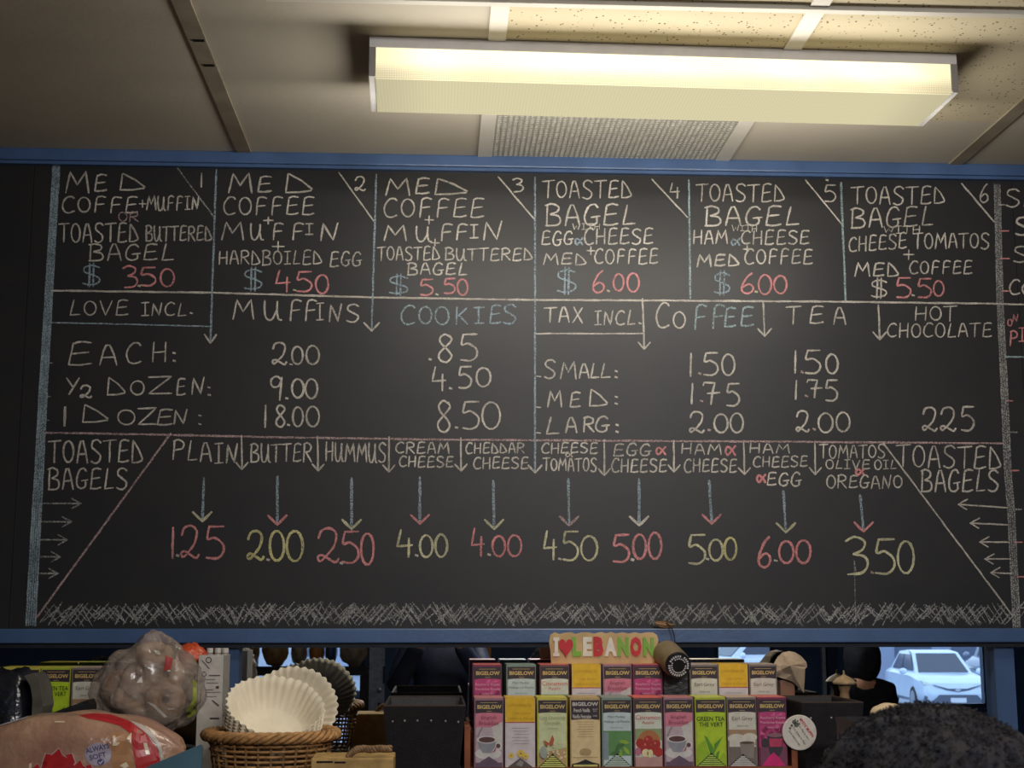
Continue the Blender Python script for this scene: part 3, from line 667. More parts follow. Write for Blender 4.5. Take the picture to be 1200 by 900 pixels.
pr([('4', 465, 484, 621, 653), ('0', 492, 507, 627, 653), ('0', 510, 524, 626, 653)], 'v', (488, 651))
pr([('4', 552, 568, 619, 652), ('0', 577, 592, 628, 652), ('0', 595, 611, 627, 652)], 'p', (573, 650))
pr([('4', 637, 653, 622, 656), ('5', 659, 677, 622, 657), ('0', 681, 700, 628, 657)], 'v', (656, 655))
pr([('5', 718, 737, 626, 659), ('0', 742, 757, 626, 655), ('0', 760, 775, 624, 655)], 'p', (741, 656), wd=3.2)
pr([('5', 806, 826, 626, 661), ('0', 831, 847, 632, 657)], 'v', (829, 655)); LT([('0', 849, 863, 630, 656)], 'y', 3.2, 'chalk_price')
pr([('6', 888, 903, 629, 665), ('0', 913, 930, 634, 660), ('0', 933, 950, 633, 660)], 'p', (909, 657), wd=3.3)
pr([('3', 991, 1017, 630, 673), ('5', 1025, 1048, 631, 673), ('0', 1052, 1071, 634, 672)], 'v', (1022, 671), 'r', 3.1)
for x0, x1, y in ((48, 95, 590), (47, 84, 611.5), (46, 79, 632.5), (45, 71, 652.5), (44, 68, 672)):
    g = G(); stroke(g, [(x0, y), (x1, y)], 2.0); stroke(g, [(x1-11, y-6), (x1, y), (x1-11, y+6)], 2.0); finish(g, 'chalk_arrow', 'g')
for x1, x0, y, yb in ((1123, 1181, 591, 595), (1137, 1181, 613, 615), (1148, 1182, 635, 635.5), (1154, 1184, 655, 655), (1161, 1186, 671, 672)):
    g = G(); stroke(g, [(x0, yb), (x1, y)], 2.0); stroke(g, [(x1+11, y-6), (x1, y), (x1+10, y+6)], 2.0); finish(g, 'chalk_arrow', 'w')
# --- next menu column, cut by the frame
LT([('S', 1179, 1195, 222, 242), ('A', 1200, 1212, 226, 242)]); LT([('S', 1190, 1206, 255, 275)], wd=3.0); LT([('S', 1188, 1204, 289, 307)]); LT([('C', 1183, 1195, 328, 345), ('O', 1198, 1210, 332, 346)])
g = G(); glyph(g, 'O', 1181, 1186, 374, 382, 1.8); glyph(g, 'N', 1187, 1193, 368, 377, 1.8); finish(g, 'chalk_lettering', 'p', 'pink chalk lettering ON')
g = G(); glyph(g, 'P', 1184, 1192, 388, 405, 2.2); glyph(g, 'I', 1194, 1202, 384, 400, 2.2); finish(g, 'chalk_lettering', 'p', 'pink chalk lettering PI')
LN([(1177, 418), (1215, 418.5)], 'c', 2.2)
for x0, x1, y, c in ((1171, 1177, 240, 'w'), (1171, 1182, 270.5, 'p'), (1172, 1183, 303, 'p'), (1174, 1182, 341, 'p'), (1180, 1187, 469.5, 'p'), (1182, 1192, 506.5, 'g'), (1185, 1194, 551.5, 'p'), (1187, 1197, 597, 'g'), (1189, 1198, 635.5, 'p'), (1192, 1200, 676, 'p'), (1195, 1204, 712, 'g')):
    LN([(x0, y), (x1, y)], c, 2.4)
# --- cross-hatched band along the bottom
g = G(); rr = random.Random(3)
x = 44
while x < 1184:
    x += rr.uniform(1.8, 5.0)
    k = rr.random(); top = 707+rr.uniform(-2, 7); bot = 730+rr.uniform(-6, 3.5); L = rr.uniform(12, 20)
    if k < 0.6: stroke(g, [(x, bot), (x+L*0.5, (top+bot)/2+rr.uniform(-1, 1)), (x+L, top)], rr.uniform(1.4, 2.2))
    else: stroke(g, [(x, top), (x+L*0.85, bot)], rr.uniform(1.1, 1.8))
    if rr.random() < 0.45: stroke(g, [(x+3, top+2), (x+3+L*0.8, bot+1)], 1.2)
o = finish(g, 'chalk_hatching', 'g', 'band of grey cross-hatched chalk strokes'); o['kind'] = 'stuff'

# ================================================================== back counter and shelf
M_wood = mat('rack_wood', rgb(150, 86, 58), 0.5, 0.3, 0.15, 12, 0.05, 60)
M_dark = mat('counter_dark', rgb(52, 44, 40), 0.5, 0.3, 0.1, 8)
ct = thing('back_counter', (0.2, 3.2, 0), 'dark back counter shelf under the mirror that carries the tea boxes and baskets', 'counter')
G().box(-1.9, 2.5, 2.80, MIR-0.001, 1.165, 1.2, bev=0.004).o('worktop', M_dark, ct)
for i in range(6):
    x0 = -1.9+4.4*i/6; g = G().box(x0+0.003, x0+4.4/6-0.003, 2.86, 3.6, 0.0, 1.165); g.o('cabinet_front', M_blued, ct)
SH = 1.2

# ------------------------------------------------------------------ tea boxes
GOLD = ink(206, 178, 112, 0.3); DK = ink(56, 44, 54)
class Print:
    """flat print on a carton front: u 0..1 across, v 0..1 downwards over a 0.155 m tall face"""
    def __init__(s, x0, x1, zt, Y, H=0.155): s.x0, s.x1, s.zt, s.Y, s.H, s.k = x0, x1, zt, Y, H, 1
    def P(s, u, v): return (s.x0+(s.x1-s.x0)*u, s.zt-s.H*v)
    def lay(s): s.k += 1; return s.Y-0.00012*s.k
    def poly(s, g, pts, mi=0): g.poly([s.P(*p) for p in pts][::-1], s.lay(), mi)
    def rect(s, g, u0, v0, u1, v1, mi=0): s.poly(g, [(u0, v0), (u1, v0), (u1, v1), (u0, v1)], mi)
    def ell(s, g, u, v, ru, rv, mi=0, a0=0, a1=360, n=18): s.poly(g, [(u+ru*math.cos(math.radians(a0+(a1-a0)*i/n)), v+rv*math.sin(math.radians(a0+(a1-a0)*i/n))) for i in range(n+(a1-a0 < 360))], mi)
    def text(s, g, t, u0, u1, v0, v1, mi=0, bold=0.0):
        a = s.P(u0, v1); b = s.P(u1, v0); add_text(g, t, a[0], b[0], a[1], b[1], s.lay(), mi, bold)
def cup(pr, g, m_cup, m_tea, m_sau, v=0.60, s=1.0):
    pr.ell(g, .48, v+.20, .46*s, .085, m_sau); pr.ell(g, .82, v+.09, .13, .055, m_sau); pr.ell(g, .82, v+.09, .075, .033, m_tea)
    pr.poly(g, [(.1, v), (.76, v), (.70, v+.11), (.58, v+.19), (.30, v+.19), (.17, v+.11)], m_cup)
    pr.ell(g, .43, v, .34, .055, m_sau); pr.ell(g, .43, v, .28, .042, m_tea)
def stripes(pr, g, m_bk, m_st, v0=.74, tip=.5, n=6):
    pr.poly(g, [(tip, v0), (.98, 1.0), (.02, 1.0)], m_bk)
    for i in range(n):
        v = v0+.035+(1-v0-.03)*i/n; t = (v-v0)/(1-v0)
        pr.poly(g, [(tip-.47*t+.02, v), (tip+.47*t-.02, v), (tip+.49*t-.0, v+.018), (tip-.49*t+.0, v+.018)], m_st)
TEA = dict(
 en=dict(side=(150, 112, 126), top=(206, 138, 134), panel=(206, 122, 142)),
 le=dict(side=(206, 192, 190), top=(224, 178, 40), panel=(210, 200, 204)),
 ca=dict(side=(196, 186, 90), top=(208, 196, 70), panel=(204, 212, 164)),
 va=dict(side=(186, 160, 112), top=(190, 164, 112), panel=(222, 198, 150)),
 mi=dict(side=(120, 140, 130), top=(142, 158, 148), panel=(190, 204, 206)),
 ci=dict(side=(112, 72, 76), top=(228, 110, 92), panel=(208, 214, 200)),
 gr=dict(side=(168, 180, 60), top=(206, 208, 90), panel=(176, 204, 44)),
 ea=dict(side=(128, 116, 108), top=(196, 176, 158), panel=(208, 204, 192)),
 ra=dict(side=(118, 44, 78), top=(214, 112, 104), panel=(184, 66, 120)))
def tea_box(kind, px0, px1, py, Y, label, group, H=0.155, D=0.105, nm='tea_box', tilt=0, base=None):
    c = TEA[kind]; x0, zt = XZ(px0, py, Y); x1, _ = XZ(px1, py, Y); zb = zt-H if base is None else base
    zt = zb+H
    t = thing(nm, ((x0+x1)/2, Y+D/2, zb), label, 'tea box', group)
    g = G(); w = x1-x0
    g.box(x0, x1, Y, Y+D, zb, zt, 0)
    g.o('carton', ink(*c['side']), t)
    G().box(x0+0.0006, x1-0.0006, Y+0.0006, Y+D-0.001, zt+0.0001, zt+0.0012).o('top_flap', ink(*c['top']), t)
    pr = Print(x0, x1, zt, Y); g = G()
    ms = [ink(*c['panel']), DK, GOLD]
    if kind == 'le':
        pr.rect(g, .01, .0, .99, .36, 0); G0 = G(); pr.rect(G0, .01, 0, .99, .345, 0); pr.ell(G0, .5, .345, .49, .03, 0, 180, 360); G0.o('header_panel', ink(224, 180, 36), t)
        h = G(); pr.rect(h, .01, .345, .99, .36, 0); h.o('header_line', ink(176, 60, 100), t)
        g = G(); pr.rect(g, .01, .36, .99, 1.0, 0); g.o('front_panel', ms[0], t)
        p = G(); pr.text(p, 'I Love Lemon', .18, .88, .19, .235, 0); pr.text(p, "J'adore le Citron", .08, .93, .27, .32, 0, .01); pr.text(p, 'LEMON HERBAL TEA', .12, .88, .08, .12, 0)
        p.o('flavour_lettering', ink(198, 150, 36), t)
        p = G()
        for i in range(6): pr.rect(p, .22+.04*(i % 3), .43+.045*i, .8-.03*(i % 2), .438+.045*i)
        p.o('small_print', ink(158, 150, 152), t)
        p = G()
        for u, v, r in ((.2, .83, .09), (.52, .80, .12), (.68, .84, .1)):
            for k in range(6):
                a = k*math.pi/3; pr.ell(p, u+r*.6*math.cos(a), v+r*.25*math.sin(a), r*.5, r*.22, 0)
            pr.ell(p, u, v, r*.2, r*.09, 1)
        pr.poly(p, [(.5, .86), (.93, 1.0), (.07, 1.0)], 2); pr.poly(p, [(.5, .89), (.62, .93), (.55, .99), (.36, .96)], 3)
        p.o('printed_picture', [ink(228, 196, 90), ink(110, 80, 20), ink(96, 86, 84), ink(150, 142, 140)], t)
        return t
    if kind == 'va':
        h = G(); pr.rect(h, .03, .03, .98, .315, 0); h.o('header_panel', DK, t)
        p = G(); pr.text(p, 'BIGELOW', .08, .94, .06, .115, 0, .03); pr.text(p, 'French Vanilla', .12, .66, .15, .205, 0, .02); pr.text(p, 'Vanille Francaise', .08, .70, .24, .295, 0, .02)
        pr.text(p, 'BLACK', .76, .93, .155, .175, 0); pr.text(p, 'TEA', .76, .88, .185, .2, 0); pr.text(p, 'NOIR', .76, .9, .25, .27, 0); p.o('brand_lettering', ink(205, 198, 190), t)
        g = G(); pr.rect(g, .03, .33, .98, .97, 0); pr.ell(g, .5, .335, .47, .028, 0, 180, 360); g.o('front_panel', ms[0], t)
        p = G()
        for i in range(7): pr.rect(p, .22+.03*(i % 3), .345+.035*i, .8-.04*(i % 2), .353+.035*i)
        pr.ell(p, .5, .78, .2, .05); pr.rect(p, .08, .855, .92, .867); p.o('small_print', ink(178, 152, 108), t)
        p = G(); pr.poly(p, [(.5, .89), (.75, .935), (.95, .955), (.95, 1), (.05, 1), (.05, .955), (.25, .935)], 0); pr.rect(p, .1, .965, .9, .995, 1); p.o('opening', [ink(34, 30, 30), ink(206, 196, 110)], t)
        return t
    h = G(); pr.rect(h, .03, .03, .98, .215, 0); h.o('header_panel', DK, t)
    p = G(); pr.text(p, 'BIGELOW', .10, .93, .095, .155, 0, .035); pr.rect(p, .2, .06, .8, .066); pr.rect(p, .42, .185, .6, .19); p.o('brand_lettering', GOLD, t)
    g = G(); pr.rect(g, .05, .225, .96, 1.0, 0); pr.ell(g, .505, .228, .455, .02, 0, 180, 360); g.o('front_panel', ms[0], t)
    F = lambda lines, col, bold=.0: [None for _ in [0]] and None
    def txt(lines, col, bold=0.0):
        p = G()
        for s, u0, u1, v0, v1 in lines: pr.text(p, s, u0, u1, v0, v1, 0, bold)
        p.o('flavour_lettering', ink(*col), t)
    p = G()
    if kind == 'en':
        pr.rect(p, .05, .42, .96, 1.0, 0); pr.poly(p, [(.6, .42), (.96, .34), (.96, .75), (.72, .75)], 1); pr.poly(p, [(.08, .55), (.26, .41), (.29, .43), (.13, .57)], 2)
        cup(pr, p, 3, 4, 5); pr.rect(p, .05, .93, .96, 1.0, 6); pr.poly(p, [(.5, .84), (.8, .92), (.86, 1), (.14, 1), (.2, .92)], 6); pr.poly(p, [(.58, .79), (.66, .76), (.78, .68), (.72, .77)], 7)
        p.o('printed_picture', [ink(186, 166, 176), ink(200, 196, 190), ink(140, 132, 134), ink(146, 146, 156), ink(92, 58, 60), ink(208, 204, 202), ink(104, 84, 102), ink(180, 90, 110)], t)
        txt([('English', .24, .76, .255, .315), ('Breakfast', .16, .84, .33, .385)], (150, 68, 92), .005)
    elif kind == 'ca':
        rr = random.Random(5)
        pr.poly(p, [(.05, .80), (.96, .72), (.96, 1), (.05, 1)], 3)
        for i in range(26):
            u = rr.uniform(.35, .93); v = rr.uniform(.62, .88); pr.ell(p, u, v, .035, .016, 0, n=8); pr.ell(p, u, v, .012, .006, 1, n=6)
        pr.ell(p, .2, .78, .12, .09, 4)
        pr.poly(p, [(.38, .65), (.50, .53), (.56, .60), (.50, .68), (.42, .69)], 2); pr.poly(p, [(.38, .65), (.20, .60), (.26, .68), (.34, .70)], 2)
        stripes(pr, p, 5, 6, .80); p.o('printed_picture', [ink(226, 220, 190), ink(196, 160, 60), ink(184, 92, 62), ink(190, 160, 110), ink(160, 168, 160), ink(30, 28, 28), ink(214, 214, 110)], t)
        txt([('Cozy Chamomile', .08, .93, .26, .31), ('Camomille', .24, .76, .33, .375), ('herbal tea', .34, .68, .42, .44)], (120, 140, 84))
    elif kind == 'mi':
        pr.rect(p, .05, .48, .96, .84, 0); pr.rect(p, .05, .50, .22, .9, 5)
        for u, v, a in ((.62, .70, -.6), (.72, .64, .2), (.50, .74, -1.2), (.8, .76, .9), (.6, .82, 1.7), (.42, .80, -.2)):
            c_, s_ = math.cos(a), math.sin(a); pts = [(-.16, 0), (-.06, -.055), (.08, -.06), (.2, 0), (.08, .06), (-.06, .055)]
            pr.poly(p, [(u+x*c_-y*s_*1.0, v+(x*s_+y*c_)*.45) for x, y in pts], 1 if a > 0 else 2)
        stripes(pr, p, 3, 4, .80); p.o('printed_picture', [ink(92, 140, 84), ink(146, 176, 62), ink(76, 116, 66), ink(20, 44, 34), ink(196, 214, 200), ink(130, 146, 154)], t)
        txt([('Mint Medley', .2, .78, .255, .30), ('Melange a la Menthe', .08, .92, .325, .37), ('herbal tea', .3, .7, .42, .44)], (96, 120, 128))
    elif kind == 'ci':
        pr.rect(p, .05, .45, .96, .62, 0); pr.ell(p, .52, .66, .40, .19, 4)
        for u, v in ((.22, .66), (.5, .62), (.42, .70), (.76, .68), (.3, .75), (.62, .76), (.84, .79)): pr.ell(p, u, v, .155, .07, 1, n=12)
        for u, v in ((.45, .60), (.38, .68), (.72, .66)): pr.ell(p, u, v, .04, .02, 5, n=8)
        pr.rect(p, .05, .86, .96, 1, 3); pr.ell(p, .14, .78, .1, .06, 6); pr.ell(p, .40, .80, .13, .058, 2); pr.ell(p, .56, .81, .09, .06, 2); pr.ell(p, .47, .81, .02, .03, 7)
        p.o('printed_picture', [ink(140, 156, 112), ink(168, 46, 42), ink(226, 214, 164), ink(188, 146, 142), ink(172, 110, 66), ink(206, 110, 90), ink(190, 110, 140), ink(110, 60, 40)], t)
        txt([('Cinnamon', .07, .92, .25, .315), ('Apple', .28, .70, .335, .39)], (200, 84, 88))
    elif kind == 'gr':
        for q in ([(.50, .86), (.28, .55), (.38, .58), (.56, .72), (.60, .84)], [(.56, .84), (.60, .68), (.9, .56), (.70, .72)], [(.6, .9), (.68, .80), (.78, .77), (.72, .88)]): pr.poly(p, q, 0)
        for q in ([(.05, .7), (.3, .62), (.44, .84), (.2, 1.0), (.05, 1)], [(.7, .92), (.9, .80), (.96, .84), (.96, 1)]): pr.poly(p, q, 3)
        pr.poly(p, [(.50, .86), (.28, .55), (.38, .58), (.56, .72), (.60, .84)], 0)
        stripes(pr, p, 1, 2, .80); p.o('printed_picture', [ink(92, 150, 44), ink(26, 34, 20), ink(178, 206, 90), ink(150, 184, 40)], t)
        txt([('GREEN TEA', .05, .95, .275, .34), ('THE VERT', .12, .90, .36, .42)], (44, 66, 20), .008)
    elif kind == 'ea':
        pr.rect(p, .05, .47, .96, .70, 0); pr.ell(p, .3, .6, .3, .07, 1); pr.ell(p, .75, .58, .25, .06, 1); pr.poly(p, [(.05, .56), (.4, .58), (.8, .56), (.95, .6), (.9, .72), (.05, .74)], 1)
        pr.rect(p, .05, .72, .96, 1.0, 2); pr.poly(p, [(.4, .66), (.9, .66), (.86, .88), (.46, .88)], 3); pr.ell(p, .65, .66, .25, .02, 4)
        stripes(pr, p, 5, 6, .82); p.o('printed_picture', [ink(166, 134, 104), ink(208, 202, 190), ink(116, 106, 100), ink(140, 132, 124), ink(92, 76, 66), ink(26, 24, 26), ink(206, 202, 198)], t)
        txt([('Earl Grey', .16, .86, .275, .345), ('black tea', .34, .70, .40, .425)], (118, 108, 100))
    elif kind == 'ra':
        rr = random.Random(9)
        for i in range(22): pr.ell(p, rr.uniform(.1, .9), rr.uniform(.42, .7), .07, .034, rr.choice((0, 1)), n=9)
        for i in range(8): pr.ell(p, rr.uniform(.12, .88), rr.uniform(.24, .27), .05, .02, 1, n=8)
        pr.rect(p, .05, .72, .96, 1.0, 2); pr.poly(p, [(.3, .55), (.86, .55), (.80, .78), (.70, .86), (.42, .86), (.34, .76)], 3); pr.ell(p, .58, .55, .28, .03, 4)
        pr.ell(p, .22, .66, .12, .07, 3); pr.poly(p, [(.36, .60), (.82, .60), (.79, .72), (.38, .72)], 5)
        pr.poly(p, [(.5, .80), (.7, .88), (.9, 1), (.1, 1), (.3, .88)], 6)
        p.o('printed_picture', [ink(136, 36, 84), ink(206, 96, 148), ink(120, 70, 92), ink(62, 54, 64), ink(140, 100, 110), ink(186, 64, 96), ink(214, 44, 120)], t)
        txt([('Raspberry Royale', .08, .93, .275, .325), ('Framboise Royale', .08, .93, .345, .395), ('herbal tea', .3, .7, .42, .45)], (222, 160, 188), .012)
    return t
YL, YU = 3.33, 3.455
lowg, upg = 'tea boxes in the lower row of the rack', 'tea boxes in the upper row of the rack'
LOW = [('en', 556, 590, 'pink breakfast tea box with a teacup, first in the lower row'), ('le', 592, 627, 'yellow and white lemon tea box in the lower row'), ('ca', 629.5, 664.5, 'pale green chamomile tea box with an orange butterfly'),
       ('va', 668, 703, 'tan vanilla tea box with a dark header, lower row'), ('mi', 705, 740, 'pale blue mint tea box with green leaves, lower row'), ('ci', 742, 776, 'cinnamon apple tea box with red apples, lower row'),
       ('en', 777.5, 812, 'pink breakfast tea box beside the green tea box'), ('gr', 814, 850, 'bright lime green tea box with a leaf, lower row'), ('ea', 851.5, 886, 'beige earl grey tea box with book and mug, lower row'), ('ra', 887, 921, 'magenta raspberry tea box at the right end of the lower row')]
ztl = XZ(700, 818, YL)[1]; ztu = XZ(700, 779, YU)[1]
for k, a, b, l in LOW: tea_box(k, a, b, 818 if k != 'le' else 816, YL, l, lowg, base=ztl-0.155)
UP = [('ra', 554.5, 588, 'magenta raspberry tea box at the left end of the upper row'), ('mi', 593.5, 628, 'grey green mint tea box in the upper row'), ('ci', 632.5, 667, 'cinnamon apple tea box in the upper row under the wooden sign'),
      ('le', 670, 704, 'yellow lemon tea box under the middle of the wooden sign'), ('en', 706.5, 740, 'pink breakfast tea box in the upper row under the sign'), ('ra', 741.5, 776, 'magenta raspberry tea box left of the round black tin'),
      ('ea', 808, 841, 'beige earl grey tea box right of the round black tin'), ('le', 842, 876, 'yellow lemon tea box between two earl grey boxes, upper row'), ('ea', 877.5, 910, 'beige earl grey tea box at the right end of the upper row')]
for k, a, b, l in UP: tea_box(k, a, b, 779, YU, l, upg, base=ztu-0.155)
# stepped wooden rack
xr0, xr1 = XZ(544, 880, 3.33)[0], XZ(934, 880, 3.33)[0]
rk = thing('tea_rack', ((xr0+xr1)/2, 3.45, SH), 'stepped reddish wooden rack holding two rows of tea boxes', 'rack')
za, zb_ = ztl-0.1555, ztu-0.1555
zs = XZ(548, 850, 3.33)[1]
for a in (xr0, xr1-0.014): G().box(a, a+0.014, 3.325, 3.452, SH, zs, bev=0.002).o('side_panel', M_wood, rk)
xi0, xi1 = xr0+0.0145, xr1-0.0145
G().box(xi0, xi1, 3.325, 3.445, SH, za-0.0003).o('step', M_wood, rk)
G().box(xi0, xi1, 3.447, 3.60, SH, zb_-0.0003).o('step', M_wood, rk)

# ------------------------------------------------------------------ plaque
YP = 3.50
def pt(x, y, Y=YP): return XZ(x, y, Y)
outl = [(646, 775), (645, 762), (643.5, 752), (645, 744), (650, 741), (656, 743), (662, 741.5), (670, 741), (675, 743), (682, 741), (690, 741), (697, 742.5), (705, 740.5), (711, 742.5), (716, 740.5), (722, 742.5), (730, 741), (737, 742.5), (745, 741), (751, 742.5), (758, 741), (765, 741), (770, 744), (771.5, 750), (770, 762), (768.5, 775)]
pl = thing('wooden_plaque', (pt(707, 775)[0], YP+0.005, pt(707, 775)[1]), 'beige wooden plaque with coloured letters reading I love Lebanon on top of the tea boxes', 'sign')
ys_ = pt(707, 777.6)[1]
G().prism([(pt(x, y)[0], pt(x, y)[1] if y < 775 else ztu+0.0014) for x, y in outl][::-1], YP, YP+0.010).o('board', mat('plaque_wood', rgb(196, 168, 122), 0.6, 0.3, 0.08, 20), pl)
cw, cr, cg = ink(222, 216, 206), ink(190, 40, 52), ink(122, 172, 62)
for ch, x0, x1, y0, y1, m in (('I', 648, 655, 747, 769, cw), ('L', 670.5, 681, 746.5, 769, cg), ('E', 683, 693.5, 746.5, 769, cw), ('B', 695.5, 707, 746, 769, cr), ('A', 708.5, 722.5, 747, 769, cw), ('N', 724, 736.5, 746.5, 769, cg), ('O', 738.5, 751.5, 746, 769.5, cr), ('N', 753.5, 766, 747, 769, cg)):
    g = G(); a = pt(x0, y1); b = pt(x1, y0)
    if ch == 'I':
        p0, p1, p2 = pt(649.3, 769), pt(653.7, 747), pt(655.5, 750)
        P_ = [pt(x, y) for x, y in ((648, 769), (655.5, 769), (655.5, 765.5), (653.8, 765), (653.5, 751), (655.3, 750.5), (655.3, 747), (648, 747), (648, 750.5), (649.8, 751), (649.6, 765), (648, 765.5))]
        g.prism(P_, YP-0.003, YP-0.0002)
    else: add_text(g, ch, a[0], b[0], a[1], b[1], YP-0.003, 0, 0.06, 0, 0.0028)
    g.o('letter', m, pl)
hp = []
for i in range(40):
    t = 2*math.pi*i/40; hx = 16*math.sin(t)**3; hy = 13*math.cos(t)-5*math.cos(2*t)-2*math.cos(3*t)-math.cos(4*t)
    hp.append(pt(663+hx*0.53, 758-hy*0.75))
G().prism(hp, YP-0.004, YP-0.0002).o('heart', cr, pl)

# ------------------------------------------------------------------ round badge on the rack's end
bc = pt(937, 858.5, 3.318); R = 20*3.318/FPX
bd = thing('round_badge', (bc[0], 3.318, bc[1]-R), 'round white badge with slanted red and green lettering stuck on the end of the rack', 'badge')
G().lathe([(R*0.97, 0), (R, 0.0015), (R, 0.004), (R*0.97, 0.005)], (bc[0], 3.323, bc[1]), (0, -1, 0), 40).o('disc', ink(214, 208, 200), bd)
def slant(lines, col, name, bold=0.0):
    g = G()
    for s, dx, dy, wd, ht in lines:   # offsets in px from the centre
        a = -math.radians(55); cx, cz = bc[0]+dx*0.002, bc[1]-dy*0.002
        add_text(g, s, cx-wd*0.001, cx+wd*0.001, cz-ht*0.001, cz+ht*0.001, 3.3175, 0, bold, a)
    g.o(name, ink(*col), bd)
slant([('MYSTIC MUFFIN', 8.5, -5.5, 25, 3.4)], (196, 40, 48), 'red_lettering', .03)
slant([('Too Big to Eat', 4.2, -1.0, 21, 2.6), ('Too Sweet to Pass', -0.5, 3.2, 24, 2.6), ('Dont want to wait', -6.0, 6.0, 21, 2.6)], (70, 92, 66), 'green_lettering', .01)
g = G()
for x, y, r in ((-6, -12, 2.6), (-3.5, -9, 3), (-9, -8, 1.6), (-11, -5, 1.4), (-2, -13, 1.2), (0, -10, 1.2), (-4.5, -14.5, 1)):
    g.poly([(bc[0]+(x+r*math.cos(k))*0.002, bc[1]-(y+r*math.sin(k))*0.002) for k in [i*math.pi/4 for i in range(8)]], 3.3176)
g.o('printed_leaf', ink(96, 98, 92), bd)

# ------------------------------------------------------------------ black riveted bins
M_lea = mat('black_leatherette', rgb(34, 31, 34), 0.45, 0.35, 0.12, 40, 0.15, 300)
M_lin = mat('bin_lining', rgb(64, 54, 48), 0.8, 0.2, 0.1, 30)
M_riv = mat('rivet', rgb(190, 190, 190), 0.3, 0.5, metal=0.9)
def bin_(px0, px1, pyf, Yf, Yb, px0b, px1b, label, riv, base=SH):
    a = XZ(px0, pyf, Yf); b = XZ(px1, pyf, Yf); zt = a[1]; k = 0.87
    cx = (a[0]+b[0])/2; hw = (b[0]-a[0])/2; cy = (Yf+Yb)/2; hd = (Yb-Yf)/2
    t = thing('tapered_bin', (cx, cy, base), label, 'bin', 'black tapered bins beside the tea rack')
    g = G(); ring = lambda s, z, o=0.0: [(cx-hw*s+o, cy-hd*s+o, z), (cx+hw*s-o, cy-hd*s+o, z), (cx+hw*s-o, cy+hd*s-o, z), (cx-hw*s+o, cy+hd*s-o, z)]
    kb = 0.80; n = 4; v = ring(kb, base)+ring(1, zt)+ring(1, zt, 0.006)+ring(kb, base+0.01, 0.006)
    f = [(3, 2, 1, 0)]
    for r in range(3):
        for i in range(4): f.append((r*4+i, r*4+(i+1) % 4, (r+1)*4+(i+1) % 4, (r+1)*4+i))
    f.append((12, 13, 14, 15)); g.add(v, f, 0); g.o('body', M_lea, t)
    g = G(); zl = zt-0.03
    g.tube([(p[0], p[1], zt) for p in ring(1, zt, 0.003)], 0.0036, 8, closed=True); g.o('rim', M_lin, t)
    kk = lambda z: kb+(1-kb)*(z-base)/(zt-base)
    for px_, py_ in riv:
        q = onY(px_, py_, Yf); s = kk(q.z); yy = cy-hd*s
        G().lathe([(0.0030, 0), (0.0026, 0.0012), (0.001, 0.002)], (q.x, yy-0.0002, q.z), (0, -1, 0), 10).o('rivet', M_riv, t)
    return t
bin_(449, 546, 828, 3.25, 3.62, 0, 0, 'black tapered bin with a row of rivets left of the tea rack', [(460, 846), (474, 845), (489, 845), (505, 845), (522, 845.5), (537, 846.5)])
q0 = XZ(934, 824, 3.34)
bin_(939, 1012, 824, 3.36, 3.62, 0, 0, 'black tapered bin right of the tea rack behind the dark haired head', [(951, 842), (975, 841.5), (999, 843), (1010, 846)])

# ------------------------------------------------------------------ round black tin and the packet under it
tb = thing('black_packet', (XZ(792, 800, 3.40)[0], 3.42, 0), 'small black packet standing under the round tin in the upper row', 'packet')
z0 = za+0.1562; YB = 3.40
a0, z1 = XZ(776.8, 787, 3.462); a1, _ = XZ(807, 787, 3.462)
tb.location = ((a0+a1)/2, 3.50, zb_); OFF[tb.name] = Vector(tb.location)
G().box(a0+0.0005, a1-0.0005, 3.462, 3.55, zb_, z1, bev=0.003).o('packet', mat('packet_black', rgb(26, 26, 32), 0.35, 0.5, 0.15, 40, 0.2, 120), tb)
g = G()
for cx, cy, r in ((781, 800, 1.8), (797.5, 801, 1.6)):
    q = XZ(cx, cy, 3.4612); g.tube([(q[0]+r*.0021*math.cos(k*math.pi/5), 3.4612, q[1]+r*.0021*math.sin(k*math.pi/5)) for k in range(10)], 0.0006, 5, closed=True)
g.o('printed_ring', ink(150, 150, 155), tb)
tc_ = onY(794.5, 779.5, 3.40); ax = Vector((0.10, -0.93, -0.22)).normalized()
R = 14.8*3.40/FPX
tt = thing('round_tin', (tc_.x, 3.47, z1), 'round tin with olive side and black lid ringed in white lettering', 'tin')
ol = mat('tin_olive', rgb(128, 112, 86), 0.5, 0.4, 0.1, 20)
G().lathe([(R*1.10, -0.105), (R*1.12, -0.10), (R*1.10, -0.02), (R*1.03, -0.004), (R*0.9, -0.003)], tc_, ax, 36).o('tin_body', ol, tt)
sharp(G().lathe([(R*1.02, -0.0035), (R*1.02, 0.003), (R*0.97, 0.006), (R*0.5, 0.0062)], tc_, ax, 36).o('tin_lid', mat('tin_lid_black', rgb(22, 22, 26), 0.4, 0.5), tt))
g = G(); q = ax.cross(Vector((0, 0, 1))).normalized(); u = q.cross(ax); rr = random.Random(2)
for rad, n, h in ((0.76, 26, 0.13), (0.56, 20, 0.08)):
    for i in range(n):
        a = 2*math.pi*i/n-1.2
        if i % 7 == 6: continue
        c = tc_+ax*0.0065+(q*math.cos(a)+u*math.sin(a))*R*rad; tdir = (-q*math.sin(a)+u*math.cos(a)); rd = (q*math.cos(a)+u*math.sin(a)); w_ = R*0.065
        g.add([c-tdir*w_-rd*R*h/1.6, c+tdir*w_-rd*R*h/1.6, c+tdir*w_*0.8+rd*R*h/1.6, c-tdir*w_*0.8+rd*R*h/1.6], [(0, 1, 2, 3)])
g.o('lid_lettering', ink(205, 205, 210), tt)
